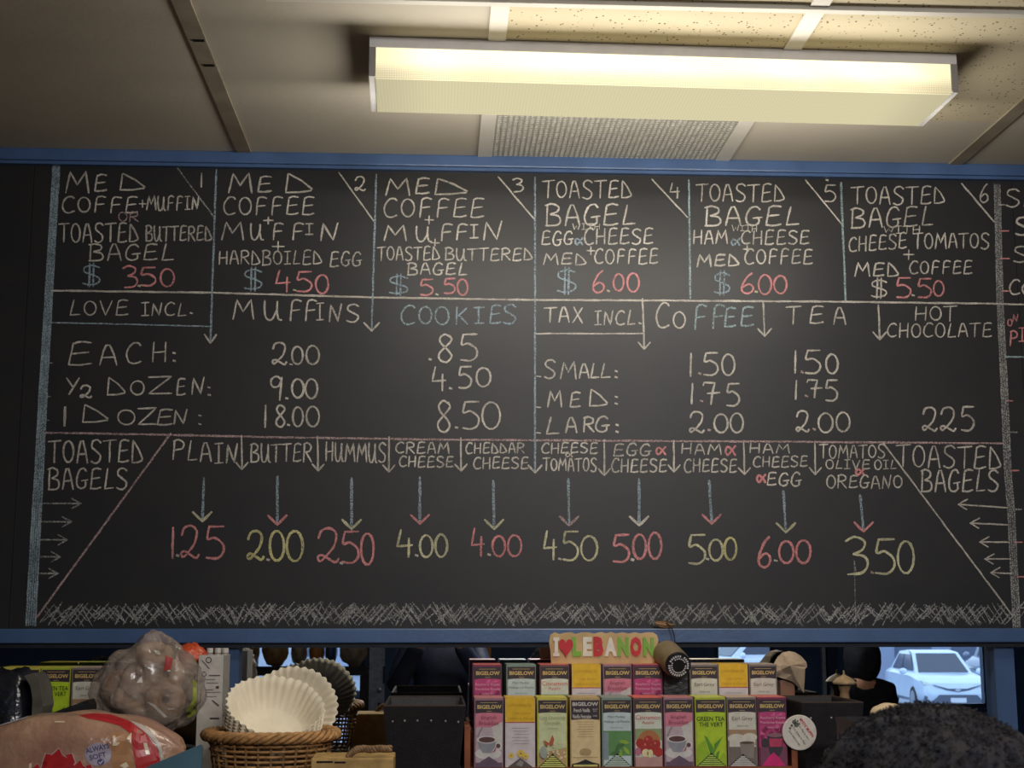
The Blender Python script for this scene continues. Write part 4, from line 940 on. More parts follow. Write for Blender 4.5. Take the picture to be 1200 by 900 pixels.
# dry leaf on the rail and the wire below it
M_leaf = mat('dry_leaf', rgb(150, 116, 84), 0.7, 0.2, 0.2, 60)
q = XZ(779, 734, 3.62)
lf = G(); r2 = random.Random(4)
L = []
for i in range(9):
    t = i/8; L.append((XZ(767+t*25, 0, 3.62)[0], t))
top = [(767, 729), (770, 727.5), (774, 728), (778, 727), (783, 728.5), (787, 731), (791.5, 731.5), (787, 735.5), (780, 736), (774, 735), (769, 733)]
v0 = [onY(x, y, 3.618+0.006*r2.random()) for x, y in top]; v1 = [p+Vector((0, 0.0045, 0)) for p in v0]; n = len(top)
lf.add(v0+v1, [tuple(range(n))[::-1], tuple(range(n, 2*n))]+[(i, (i+1) % n, (i+1) % n+n, i+n) for i in range(n)])
lf.tube([onY(770, 731, 3.615), onY(780, 733, 3.614), onY(790, 732, 3.615)], 0.0022, 6)
tagit(lf.o('dried_leaf', M_leaf, base=onY(779, 736, 3.62)), 'curled brown dried leaf lying on the lower blue rail above the tin', 'leaf')
wr = [(781, 730), (785, 733), (788, 738), (790, 745), (791, 753), (790.5, 760), (789, 766)]
G().tube([onY(x, y, 3.612-0.012*i/6) for i, (x, y) in enumerate(wr)], 0.0016, 6).map(lambda v: v).o('black_wire', ink(20, 20, 24), None, True, base=onY(789, 766, 3.60))
tagit(bpy.data.objects['black_wire'], 'thin black wire hanging from the dried leaf to the round tin', 'wire')

# ------------------------------------------------------------------ draped beige bag and brown block at the right end of the rack
M_pap = mat('beige_cloth', rgb(186, 164, 140), 0.75, 0.2, 0.08, 30, 0.25, 90)
oc = [(906, 779), (911, 770), (917, 764.5), (925, 763), (932, 764.5), (939, 769), (945, 776), (946, 781), (943.5, 784), (943, 796), (942, 812), (936, 806), (929, 799), (920, 796), (911, 793), (906, 788)]
Y0 = 3.615
g = G(); ctr = onY(926, 780, Y0-0.03); n = len(oc)
v = [ctr]; f = []
for ring, k in ((1, 0.55), (2, 1.0)):
    for x, y in oc:
        p = onY(926+(x-926)*k, 781+(y-781)*k, Y0-0.022*(1-k)-0.006*math.sin(x*0.9+ring)); v.append(p)
for i in range(n): f.append((0, 1+(i+1) % n, 1+i)); f.append((1+i, 1+(i+1) % n, 1+n+(i+1) % n, 1+n+i))
nb = len(v)
for x, y in oc: v.append(onY(926+(x-926)*0.96, 781+(y-781)*0.96, Y0+0.045))
for i in range(n): f.append((1+n+i, 1+n+(i+1) % n, nb+(i+1) % n, nb+i))
f.append(tuple(nb+i for i in range(n)))
g.add(v, f)
bx = XZ(919.5, 796, 3.62), XZ(931, 814, 3.62)
kb = thing('brown_block', ((bx[0][0]+bx[1][0])/2, 3.64, SH), 'small brown box under the draped beige bag', 'box')
G().box(XZ(915, 814, 3.62)[0], XZ(932, 814, 3.62)[0], 3.622, 3.665, SH, XZ(925, 797, 3.62)[1], bev=0.003).o('box_body', mat('brown_card', rgb(140, 100, 78), 0.5, 0.4, 0.08, 20), kb)
tagit(g.o('draped_bag', M_pap, base=onY(925, 797, 3.52)), 'crumpled beige bag draped over a box at the right end of the tea rack', 'bag')
# turned wooden mill
fin = onY(1003, 822, 3.56)
mi = thing('wooden_mill', (fin.x, 3.658, SH), 'small turned wooden mill with a pointed cap behind the right black bin', 'mill')
k = 3.64/FPX
zc = XZ(1003, 815, 3.635)[1]
def zz(y): return XZ(1003, y, 3.635)[1]
prof = [(9*k, 0), (9*k, 0.02), (5*k, 0.04), (6.5*k, zz(835)-SH), (5.5*k, zz(822)-SH), (6*k, zz(818)-SH), (5*k, zz(812)-SH), (7*k, zz(806)-SH), (7*k, zz(802.5)-SH)]
sharp(G().lathe(prof, (fin.x, 3.658, SH), n=20).o('mill_body', mat('turned_wood', rgb(150, 122, 90), 0.55, 0.3, 0.15, 50), mi, True))
sharp(G().lathe([(13*k, zz(802)-SH), (13.5*k, zz(800)-SH), (9*k, zz(795)-SH), (3*k, zz(792)-SH), (1.2*k, zz(790.5)-SH), (0.8*k, zz(786)-SH)], (fin.x, 3.658, SH), n=20).o('mill_cap', mat('turned_wood_pale', rgb(176, 150, 114), 0.55, 0.3, 0.12, 60), mi, True))

# ------------------------------------------------------------------ pale roll on a dark crate
cr0, cr1 = XZ(1005, 843, 2.98)[0], XZ(1075, 843, 2.98)[0]; zr = XZ(1040, 845, 3.0)[1]
ck = thing('dark_crate', ((cr0+cr1)/2, 3.06, SH), 'dark crate on the shelf behind the dark haired head', 'crate')
g = G().box(cr0, cr1, 2.98, 3.14, SH, SH+0.012).box(cr0, cr1, 2.98, 2.988, SH+0.012, zr-0.012).box(cr0, cr1, 3.132, 3.14, SH+0.012, zr-0.012).box(cr0, cr0+0.008, 2.988, 3.132, SH+0.012, zr-0.012).box(cr1-0.008, cr1, 2.988, 3.132, SH+0.012, zr-0.012)
g.o('crate_side', M_lea, ck); G().box(cr0-0.002, cr1+0.002, 2.978, 3.142, zr-0.0115, zr-0.0005).o('crate_lid', M_lea, ck)
rc = onY(1041, 845, 3.05)
tagit(G().blob((rc.x, 3.05, zr+0.012), (0.037, 0.03, 0.0225), amp=0.08, fn=lambda q: Vector((q.x, q.y, max(q.z, -0.012)))).o('bread_roll', mat('pale_roll', rgb(206, 184, 148), 0.6, 0.3, 0.06, 20), None, True, base=(rc.x, 3.05, zr)), 'pale rounded bread roll peeking over the dark haired head', 'bread')

# ------------------------------------------------------------------ coffee filters in a wicker basket
M_fil = mat('filter_paper', rgb(232, 222, 200), 0.85, 0.1, 0.03, 30)
_b = _m['filter_paper'].node_tree.nodes['Principled BSDF']; _b.inputs['Transmission Weight'].default_value = 0.0
def filt(name, c, ax, r0, r1, h, n, amp, parent=None, sheets=1, ph=0.0, wob=0.04, base=None):
    ax = Vector(ax).normalized(); q = ax.cross(Vector((0, 0, 1))).normalized(); u = q.cross(ax); c = Vector(c); g = G(); rr = random.Random(int(ph*10)+5)
    nu = n*6; prof = [(r0*0.02, 0), (r0*0.6, 0), (r0*0.93, 0.0), (r0, 0.003), (r0+(r1-r0)*.25, h*.25), (r0+(r1-r0)*.5, h*.5), (r0+(r1-r0)*.75, h*.75), (r1, h)]
    v = []
    def col(i, side):
        out = []
        for j, (r, z) in enumerate(prof):
            a = 2*math.pi*i/nu; fl = amp*max(0, (j-2))/5*(1 if j > 2 else 0)
            wv = math.sin(a*n+ph); rr_ = r+fl*wv+wob*r*noise.noise((math.cos(a)*1.3+ph, math.sin(a)*1.3, j*0.2))*(j > 3)
            zz_ = z+(fl*0.55*math.cos(a*n*1.0+ph)+0.006*noise.noise((math.cos(a)*2+ph, math.sin(a)*2, 9))) * (j > 4)
            out.append(c+ax*(zz_)+(q*math.cos(a)+u*math.sin(a))*(rr_+side*0.0016*(j > 2))-ax*side*0.0016*(j <= 3))
        return out
    m = len(prof)
    for side in (0, 1):
        for i in range(nu): v += col(i, side)
    f = []
    for side in (0, 1):
        o_ = side*nu*m
        for i in range(nu):
            for j in range(m-1):
                a_, b2, c2, d2 = o_+i*m+j, o_+((i+1) % nu)*m+j, o_+((i+1) % nu)*m+j+1, o_+i*m+j+1
                f.append((a_, b2, c2, d2) if not side else (d2, c2, b2, a_))
    for i in range(nu): f.append((i*m+m-1, ((i+1) % nu)*m+m-1, nu*m+((i+1) % nu)*m+m-1, nu*m+i*m+m-1))
    f.append(tuple(i*m for i in range(nu))[::-1])
    g.add(v, f); return g.o(name, M_fil, parent, True, base=base)
BY = 3.16
kpx = BY/FPX
bc_ = onY(316, 866, BY)
axf = (0.16, -0.52, 0.84)
fc = onY(323, 825, 3.17)-Vector((0.16, -0.52, 0.84)).normalized()*0.066
axn = Vector(axf).normalized()
for i in range(6):
    o = filt('coffee_filter', fc-axn*(0.0085*i), axf, 0.070, 0.105, 0.066, 34, 0.0030, None, ph=0.2, wob=0.05, base=fc-axn*(0.0075*i))
    lab = ['front white fluted coffee filter opening towards the camera', 'second white coffee filter nested behind the front one', 'third white coffee filter in the nested stack', 'fourth white coffee filter in the nested stack', 'fifth white coffee filter in the nested stack', 'rearmost white coffee filter of the nested stack'][i]
    tagit(o, lab, 'coffee filter', 'nested coffee filters in the wicker basket')
f2 = onY(343, 836, 3.345)
tagit(filt('coffee_filter', f2, (0.1, -0.86, 0.45), 0.06, 0.098, 0.040, 34, 0.0024, None, ph=2.0, base=f2), 'white coffee filter standing upright behind the nested stack', 'coffee filter', 'nested coffee filters in the wicker basket')
M_wik = mat('wicker', rgb(184, 138, 88), 0.55, 0.35, 0.2, 70, 0.2, 200); M_wikd = mat('wicker_dark', rgb(140, 108, 72), 0.6, 0.3, 0.2, 60)
bk = thing('wicker_basket', (bc_.x, BY+0.03, SH), 'round tan wicker basket with a twisted rim holding white coffee filters', 'basket')
bcx, bcy, zrim = bc_.x, BY+0.03, XZ(316, 866, BY-0.1)[1]
RA, RB = 0.138, 0.125
def el(a, k, z): return Vector((bcx+RA*k*math.cos(a), bcy+RB*k*math.sin(a), z))
for s in range(5):      # the rolled rim: strands twisted round each other
    pts = []
    for i in range(180):
        a = 2*math.pi*i/180; tw = a*9+s*2*math.pi/5; p = el(a, 1.0, zrim); rd = Vector((math.cos(a), math.sin(a), 0))
        pts.append(p+rd*0.0105*math.cos(tw)+Vector((0, 0, 1))*0.0085*math.sin(tw))
    G().tube(pts, 0.0052, 6, closed=True).o('rim_strand', M_wik, bk, True)
nst = 30
for i in range(nst):
    a = 2*math.pi*i/nst
    G().tube([el(a, 0.70, SH+0.004), el(a, 0.86, SH+0.04), el(a, 0.95, zrim-0.012)], 0.0028, 5).o('stake', M_wikd, bk)
zz_ = SH+0.006; r = 0; H_ = zrim-0.018-zz_; nr = 12
for r in range(nr):
    t = r/(nr-1); z = zz_+H_*t; k = 0.70+0.25*(t**0.7); pts = []
    for i in range(nst*4):
        a = 2*math.pi*i/(nst*4); pts.append(el(a, k*(1+0.018*math.cos(a*nst/2+math.pi*(r % 2))), z))
    G().tube(pts, 0.0032, 5, closed=True).o('woven_strand', M_wik, bk, True)
G().lathe([(0.088, 0.0), (0.088, 0.006)], (bcx, bcy, SH+0.0005), n=30).o('basket_base', M_wikd, bk)
# woven tray with rope
tx0, tx1 = XZ(366, 885, 3.0)[0], XZ(462, 885, 3.0)[0]; ztt = XZ(410, 888, 2.98)[1]
ty = thing('straw_tray', ((tx0+tx1)/2, 3.03, SH), 'tan straw box with dark slots in front of the left black bin', 'tray')
M_straw = mat('straw', rgb(182, 150, 96), 0.7, 0.2, 0.12, 40, 0.1, 150)
g = G().box(tx0, tx1, 2.97, 3.10, SH, ztt, bev=0.004); g.o('tray_body', M_straw, ty)
for x0, x1, y in ((371, 390, 892), (392, 405, 892.5)):
    a = XZ(x0, y, 2.969); b = XZ(x1, y+1.8, 2.969); G().box(a[0], b[0], 2.9685, 2.9698, b[1], a[1]).o('tray_slot', M_black, ty)
pts = [onY(x, y, 2.99) for x, y in ((407, 889), (412, 884), (418, 880), (426, 879), (434, 880), (444, 879), (452, 879.5), (459, 879))]
rp = thing('twisted_rope', tuple(pts[3]), 'twisted tan rope lying along the straw box', 'rope')
for s in range(3):
    P = []
    for j in range(len(pts)*8-8):
        i = j//8; t = (j % 8)/8; p = pts[i].lerp(pts[i+1], t); a = j*0.62+s*2.094; P.append(p+Vector((0, math.cos(a)*0.0042, math.sin(a)*0.0042+0.003)))
    G().tube(P, 0.0042, 6).o('rope_strand', mat('rope_fibre', rgb(140, 112, 84), 0.8, 0.15, 0.2, 90), rp, True)

# ------------------------------------------------------------------ bread in clear bags
def film(name, tint, alpha, rough=0.12):
    m = bpy.data.materials.new(name); m.use_nodes = True; nt = m.node_tree; b = nt.nodes['Principled BSDF']
    b.inputs['Base Color'].default_value = (*tint, 1); b.inputs['Roughness'].default_value = rough; b.inputs['Specular IOR Level'].default_value = 0.8; b.inputs['Alpha'].default_value = alpha; b.inputs['Coat Weight'].default_value = 0.8; b.inputs['Coat Roughness'].default_value = 0.1
    tc = nn(nt, 'ShaderNodeTexCoord'); n2 = nn(nt, 'ShaderNodeTexNoise'); n2.inputs['Scale'].default_value = 22; n2.inputs['Detail'].default_value = 5; n2.inputs['Distortion'].default_value = 1.6
    nt.links.new(tc.outputs['Object'], n2.inputs['Vector']); bp = nn(nt, 'ShaderNodeBump'); bp.inputs['Strength'].default_value = 0.9; bp.inputs['Distance'].default_value = 0.02
    nt.links.new(n2.outputs['Fac'], bp.inputs['Height']); nt.links.new(bp.outputs[0], b.inputs['Normal']); return m
M_film = film('clear_film', rgb(172, 156, 146), 0.5, 0.08)
M_bag = mat('bagel_crust', rgb(150, 112, 84), 0.6, 0.3, 0.2, 18, 0.15, 60, col2=rgb(188, 158, 128))
kb_ = 3.2/FPX
bgc = onY(172, 806, 3.22)
def bagel(c, R_, r_, tilt):
    g = G(); v = []; f = []; N, M_ = 28, 14
    rot = Matrix.Rotation(tilt[0], 3, 'X') @ Matrix.Rotation(tilt[1], 3, 'Y')
    for i in range(N):
        a = 2*math.pi*i/N
        for j in range(M_):
            b = 2*math.pi*j/M_; rr_ = R_+r_*math.cos(b); v.append(Vector(c)+rot @ Vector((rr_*math.cos(a), rr_*math.sin(a), r_*0.85*math.sin(b))))
    for i in range(N):
        for j in range(M_): f.append((i*M_+j, ((i+1) % N)*M_+j, ((i+1) % N)*M_+(j+1) % M_, i*M_+(j+1) % M_))
    return g.add(v, f)
for i, (x, y, Y, t) in enumerate(((152, 822, 3.22, (0.3, 0.5)), (194, 820, 3.22, (1.2, 0.3)), (162, 794, 3.23, (0.9, -0.3)), (194, 790, 3.24, (1.3, 0.5)), (181, 767, 3.22, (0.5, 0.2)), (142, 808, 3.26, (1.5, 0.6)))):
    c = onY(x, y, Y)
    tagit(bagel(c, 0.026, 0.018, t).o('bagel', M_bag, None, True, base=c-Vector((0, 0, 0.04))), 'brown bagel inside the tall clear bag, '+('lower left', 'lower right', 'middle left', 'middle right', 'topmost', 'far left')[i], 'bagel', 'bagels in the tall clear bag')
def bagfn(q):
    t = q.z/0.11
    if t > 0.1: k = 1-0.36*(t-0.1)**1.3; return Vector((q.x*k+0.016*t, q.y*k, q.z*1.0))
    return q
bgz = XZ(172, 850, 3.2)[1]
b_ = G().blob((bgc.x, 3.22, bgc.z), (0.116, 0.075, 0.112), 72, 48, amp=0.16, fr=12, p=0.9, seed=3, fn=bagfn)
bag1 = thing('bread_bag', (bgc.x, 3.22, bgc.z-0.10), 'tall crumpled clear plastic bag of bagels between the left tea boxes and white carton', 'bag')
b_.o('plastic_film', M_film, bag1, True)
bv = BVHTree.FromPolygons(b_.v, b_.f)
def drape(name, pts, m, bv, parent, offz=0.0012, Y=2.5, sub=5):
    """print or painted highlight laid on a bulging surface, found by looking along +Y"""
    bm = bmesh.new(); vs = [bm.verts.new(onY(x, y, Y)) for x, y in pts]; bm.faces.new(vs)
    bmesh.ops.triangulate(bm, faces=bm.faces[:]); bmesh.ops.subdivide_edges(bm, edges=bm.edges[:], cuts=sub, use_grid_fill=True)
    return _cast(name, bm, m, bv, parent, offz)
def _cast(name, bm, m, bv, parent, offz):
    bad = []
    for v in bm.verts:
        d = (v.co-CAM).normalized(); h, nrm, i, dist = bv.ray_cast(CAM, d)
        if h is None: bad.append(v)
        else: v.co = h+(CAM-h).normalized()*offz
    bmesh.ops.delete(bm, geom=bad, context='VERTS'); bm.verts.index_update()
    V = [v.co.copy() for v in bm.verts]; F = [[v.index for v in f.verts] for f in bm.faces]; bm.free()
    return obj(name, V, F, m, parent)
def drape_text(name, s, cx, cy, w_, h_, rot, m, bv, parent, bold=0.0, Y=2.5):
    v, f = text_mesh(s, bold); bm = bmesh.new(); c_, s_ = math.cos(rot), math.sin(rot)
    vs = [bm.verts.new(onY(cx+(a-.5)*w_*c_+(b-.5)*h_*s_, cy+(a-.5)*w_*s_-(b-.5)*h_*c_, Y)) for a, b in v]
    for q in f:
        try: bm.faces.new([vs[i] for i in q])
        except ValueError: pass
    bmesh.ops.triangulate(bm, faces=bm.faces[:]); bmesh.ops.subdivide_edges(bm, edges=bm.edges[:], cuts=1)
    return _cast(name, bm, m, bv, parent, 0.0018)
drape('printed_patch', [(194, 768), (203, 772), (200, 784), (192, 786)], ink(170, 62, 56), bv, bag1)
drape('printed_patch', [(226, 796), (231, 800), (230, 836), (220, 842), (218, 832), (226, 820)], ink(150, 160, 70), bv, bag1)
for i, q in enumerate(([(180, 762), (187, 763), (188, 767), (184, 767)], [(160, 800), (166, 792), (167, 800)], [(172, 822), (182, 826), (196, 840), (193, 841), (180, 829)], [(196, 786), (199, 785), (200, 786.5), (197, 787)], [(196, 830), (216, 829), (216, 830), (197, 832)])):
    drape('painted_highlight', q, ink(206, 200, 192, 0.2), bv, bag1, sub=2)  # pale patches painted as highlights on the plastic
# orange packet and white jars behind it
G0 = G().blob(onY(224, 770, 3.5), (0.036, 0.03, 0.03), 28, 18, amp=0.3, fr=14, seed=8)
tagit(G0.o('orange_packet', mat('orange_foil', rgb(204, 84, 50), 0.3, 0.6, 0.2, 30, 0.3, 60), None, True, base=onY(224, 784, 3.5)), 'crumpled orange packet behind the tall clear bag', 'packet')
cz0 = XZ(248, 768, 3.48)
wc = thing('white_carton', (XZ(248, 800, 3.45)[0], 3.49, SH), 'white carton panel with black recycling symbols and small print beside the blue upright', 'carton')
a = XZ(233, 768, 3.42); b = XZ(262, 768, 3.42)
G().box(a[0], b[0], 3.42, 3.53, SH, a[1], bev=0.001).o('carton', ink(206, 200, 192, 0.6), wc)
g = G(); ring = lambda x, y, r: [(XZ(x+r*math.cos(k*math.pi/8), y+r*math.sin(k*math.pi/8), 3.4192)) for k in range(17)]
for x, y, r in ((244.5, 773.5, 3.6), (239, 790, 3.0)):
    pts = ring(x, y, r); n_ = len(pts)-1
    for i in range(n_):
        if r == 3.0 and i % 5 == 4: continue
        (ax_, az), (bx_, bz_) = pts[i], pts[i+1]; (cx_, cz_) = XZ(x, y, 3.4192); k = 0.72
        g.poly([(ax_, az), (bx_, bz_), (cx_+(bx_-cx_)*k, cz_+(bz_-cz_)*k), (cx_+(ax_-cx_)*k, cz_+(az-cz_)*k)], 3.4192)
g.o('printed_symbol', ink(40, 38, 38), wc)
g = G()
for x0, x1, y, h in ((245, 258, 791, 1.2), (240, 252, 796, .6), (242, 256, 800, .6), (240, 250, 808, .7), (242, 258, 811, .6), (241, 254, 816, .6), (253, 256.5, 804, 3), (246, 257, 841, 1.6)):
    p = XZ(x0, y, 3.4192); q = XZ(x1, y+h, 3.4192); g.poly([(p[0], q[1]), (q[0], q[1]), (q[0], p[1]), (p[0], p[1])], 3.4192)
p = [XZ(x, y, 3.4192) for x, y in ((248, 821), (249, 820), (257, 826.5), (256, 828))]; g.poly(p[::-1], 3.4192)
p = [XZ(x, y, 3.4192) for x, y in ((236, 774), (237, 773.6), (246, 783.5), (245, 784))]; g.poly(p[::-1], 3.4192)
g.o('small_print', ink(70, 68, 68), wc)
for i, x in enumerate((244, 253.5, 262)):
    p = onY(x, 767, 3.55); t = thing('white_jar', (p.x, 3.575, SH), 'white capped jar behind the white carton, %s' % ('leftmost of three', 'middle of three', 'rightmost of three')[i], 'jar', 'white capped jars behind the carton')
    r_ = 4.3*3.57/FPX; zt_ = XZ(x, 759.5, 3.57)[1]
    sharp(G().lathe([(r_, 0), (r_, zt_-SH-0.018), (r_*0.8, zt_-SH-0.012)], (p.x, 3.575, SH), n=18).o('jar_body', ink(150, 144, 136), t, True)); sharp(G().lathe([(r_*0.9, zt_-SH-0.0115), (r_*0.9, zt_-SH)], (p.x, 3.575, SH), n=18).o('jar_cap', ink(214, 208, 200), t, True))

# tea boxes at the far left
lg_ = 'tea boxes at the far left of the shelf'
for k, a, b, l in (('ca', -2, 47, 'pale yellow tea box at the far left edge behind the black wrapped pack'), ('gr', 49, 83, 'lime green tea box at the far left beside the black wrapped pack'), ('ea', 85, 119, 'beige earl grey tea box partly behind the tall clear bag')):
    tea_box(k, a, b, 782, 3.46, l, lg_, base=XZ(84, 782.5, 3.46)[1]-0.155)
# plinth under them
zpl = XZ(84, 782.5, 3.46)[1]-0.1555
G0 = G().box(XZ(-12, 800, 3.46)[0], XZ(122, 800, 3.46)[0], 3.45, 3.60, SH, zpl)
tagit(G0.o('shelf_riser', M_dark, base=(XZ(50, 800, 3.5)[0], 3.5, SH)), 'low dark riser under the tea boxes at the far left', 'riser')
# black wrapped pack and black box
M_blk = mat('black_film', rgb(30, 31, 38), 0.22, 0.7, 0.2, 12, 0.7, 26); M_grey = mat('grey_edge', rgb(92, 88, 80), 0.6, 0.3, 0.15, 20)
pk = thing('wrapped_pack', (XZ(20, 840, 3.25)[0], 3.27, SH), 'glossy black wrapped pack with a silver line at the left edge of the shelf', 'pack')
c = onY(8, 825, 3.25)
G().blob((c.x, 3.25, (c.z+SH)/2+0.0), (0.066, 0.06, (c.z-SH)/2+0.072), 40, 26, amp=0.12, p=0.55, seed=11).map(lambda v: Vector((v.x, v.y, max(v.z, SH+0.001)))).o('black_wrap', M_blk, pk, True)
p0 = onY(-8, 853, 3.165); p1 = onY(33.5, 840, 3.165)
G().tube([p0, p1], 0.0022, 6).o('silver_line', ink(176, 178, 184, 0.3), pk)
g = G(); pr_ = [(28, 792), (38, 789), (44, 794), (48, 808), (50, 828), (46, 842), (37, 842), (38, 820), (36, 804)]
g.prism([XZ(x, y, 3.17) for x, y in pr_][::-1], 3.17, 3.26); g.o('grey_end', M_grey, pk)
bb = [(-6, 872), (34, 846), (70, 832), (103, 820), (106, 826), (106, 850), (40, 880), (-6, 900)]
g = G(); g.prism([XZ(x, y, 3.10) for x, y in bb][::-1], 3.10, 3.155)
g.box(XZ(-5, 900, 3.1)[0], XZ(40, 900, 3.1)[0], 3.105, 3.15, SH+0.0005, XZ(0, 890, 3.1)[1])
tagit(g.o('black_tray', mat('black_tray_plastic', rgb(28, 28, 30), 0.4, 0.5, 0.15, 20, 0.2, 60), base=(XZ(50, 880, 3.1)[0], 3.12, SH)), 'sloping black tray above the loaf bag at lower left', 'tray')

# front loaf bag with maple leaf
lc = onY(88, 893, 2.93)
M_loaf = mat('loaf_in_bag', rgb(158, 118, 100), 0.28, 0.6, 0.1, 9, 0.55, 34, col2=rgb(186, 152, 124), coat=0.5)
def loaffn(q):
    t = q.x/0.20; s = 1.0-0.16*max(0, t)**2-0.30*max(0, -t)**1.5
    return Vector((q.x, q.y*s, q.z*s+0.004*math.sin(q.x*60)*0.5))
lb = G().blob((lc.x, 2.93, lc.z), (0.222, 0.085, 0.100), 84, 44, amp=0.05, p=0.72, seed=4, fn=loaffn)
zmin = min(v.z for v in lb.v); lb.map(lambda v: Vector((v.x, v.y, max(v.z, SH+0.001))))
loaf = thing('loaf_bag', (lc.x, 2.93, SH), 'bagged loaf printed with red maple leaves and ALWAYS SOFT at lower left', 'bread bag')
lb.o('loaf_film', M_loaf, loaf, True)
bl = BVHTree.FromPolygons(lb.v, lb.f)
MR = ink(176, 42, 46, 0.3); MW = ink(190, 170, 170, 0.3)
def maple(cx, cy, s): return [(cx+x*s, cy+y*s) for x, y in ((0, -20), (4, -12.5), (9, -9.5), (7.5, -13), (14, -14.5), (13.5, -8.5), (17.5, -5), (13, 2), (20, 4), (14, 9), (3, 12), (-3, 12), (-14, 9), (-20, 4), (-13, 2), (-17.5, -5), (-13.5, -8.5), (-14, -14.5), (-7.5, -13), (-9, -9.5), (-4, -12.5))]
for cx, cy, s in ((69, 899, 1.08), (94, 909, .9), (44, 909, .7)):
    drape('leaf_outline', maple(cx, cy, s*1.07), MW, bl, loaf, 0.0012); drape('maple_leaf', maple(cx, cy-.3, s), MR, bl, loaf, 0.0020)
band_ = [(92, 838), (110, 835.5), (130, 837), (150, 844), (166, 854), (176, 866), (186, 880), (188, 898), (160, 905), (164, 890), (162, 874), (154, 860), (140, 850), (120, 845), (104, 842)]
wband = [(150, 843), (166, 849), (178, 858), (188, 872), (192, 888), (191, 900), (187, 901), (188, 885), (184, 873), (174, 861), (162, 852)]
drape('red_band', band_, MR, bl, loaf, 0.0012); drape('white_band', wband, ink(186, 176, 168, 0.3), bl, loaf, 0.0018)
drape('clear_window', [(130, 860), (146, 852), (158, 862), (162, 880), (156, 900), (132, 902)], ink(170, 124, 84, 0.3), bl, loaf, 0.0006)
drape('badge_disc', oval(115, 884, 15.5, 13.5, 20), ink(168, 160, 176, 0.3), bl, loaf, 0.0014)
drape_text('badge_lettering', 'ALWAYS', 114, 877, 28, 6.2, math.radians(-13), ink(66, 56, 104), bl, loaf, 0.02)
drape_text('badge_lettering', 'SOFT', 114.5, 886, 20, 6.2, math.radians(-13), ink(66, 56, 104), bl, loaf, 0.02)
drape('badge_tick_disc', oval(118, 893, 4.2, 3.8, 14), ink(84, 76, 120, 0.3), bl, loaf, 0.0019, sub=2); drape('badge_tick', [(116, 892.5), (117.3, 894), (120.5, 890.5), (121, 891.5), (117.5, 896), (115.4, 893.5)], ink(200, 196, 206), bl, loaf, 0.0024, sub=1)
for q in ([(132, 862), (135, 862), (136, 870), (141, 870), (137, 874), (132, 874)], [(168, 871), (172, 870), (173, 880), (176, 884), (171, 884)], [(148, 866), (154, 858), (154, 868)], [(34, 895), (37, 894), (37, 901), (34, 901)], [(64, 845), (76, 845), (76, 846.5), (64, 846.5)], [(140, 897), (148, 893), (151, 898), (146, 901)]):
    drape('painted_glint', q, ink(222, 206, 176, 0.2), bl, loaf, 0.0024, sub=2)  # glints of the wrapping painted on as pale patches
# blue crate corner
bp_ = [XZ(x, y, 2.81) for x, y in ((168, 901), (176, 897), (235, 872.5), (236, 874))]
bp_ = [(bp_[0][0], SH+0.0005)]+bp_+[(bp_[-1][0], SH+0.0005)]
cr = thing('blue_crate', (bp_[3][0], 2.83, SH), 'teal blue painted wedge at the front of the shelf beside the loaf bag', 'crate')
G().prism(bp_[::-1], 2.81, 2.822).o('crate_side', mat('teal_paint', rgb(76, 108, 124), 0.4, 0.4, 0.06, 12), cr)
G().prism([(p[0]-0.001 if i > 2 else p[0]+0.001, p[1]-(0.004 if 0 < i < 5 else 0)) for i, p in enumerate(bp_)][::-1], 2.8225, 2.840).o('crate_lining', _m['teal_paint'], cr)

# ================================================================== what the mirror shows: the shop behind the camera and the street
def V(x, y, dep): return onY(x, y, dep)             # a point of the mirror image at that optical depth
def real(v): return Vector((v[0], 2*MIR-v[1], v[2]))
DB = 2*MIR-RY0                                      # optical depth of the street wall
# bread shelf in front of the left window
dsh = DB-0.45
a = real(V(276, 792, dsh)); b = real(V(430, 776, dsh))
sh = thing('bread_shelf', ((a.x+b.x)/2, a.y, 0), 'dark shelf rack with bagged breads in front of the street window, seen in the mirror', 'shelf')
M_sh = mat('shelf_dark', rgb(48, 44, 46), 0.5, 0.3, 0.1, 8)
G().box(a.x, b.x, a.y-0.28, a.y, a.z, b.z-0.04, bev=0.004).o('shelf_board', M_sh, sh)
G().box(a.x, b.x, a.y-0.001, a.y+0.012, b.z-0.045, b.z-0.03).o('shelf_edge', M_sh, sh)
for x in (a.x, b.x-0.05): G().box(x, x+0.05, a.y-0.28, a.y-0.23, 0, a.z-0.001).o('upright', M_sh, sh); G().box(x, x+0.05, a.y-0.06, a.y-0.01, 0, a.z-0.001).o('upright', M_sh, sh)
M_br = [mat('bread_tan', rgb(176, 138, 96), 0.5, 0.4, 0.2, 14, 0.2, 40), mat('bread_orange', rgb(196, 132, 66), 0.45, 0.4, 0.2, 12, 0.2, 40), mat('bag_blue', rgb(70, 92, 140), 0.4, 0.4, 0.2, 12), mat('bread_pale', rgb(176, 158, 140), 0.45, 0.5, 0.2, 14, 0.3, 40)]
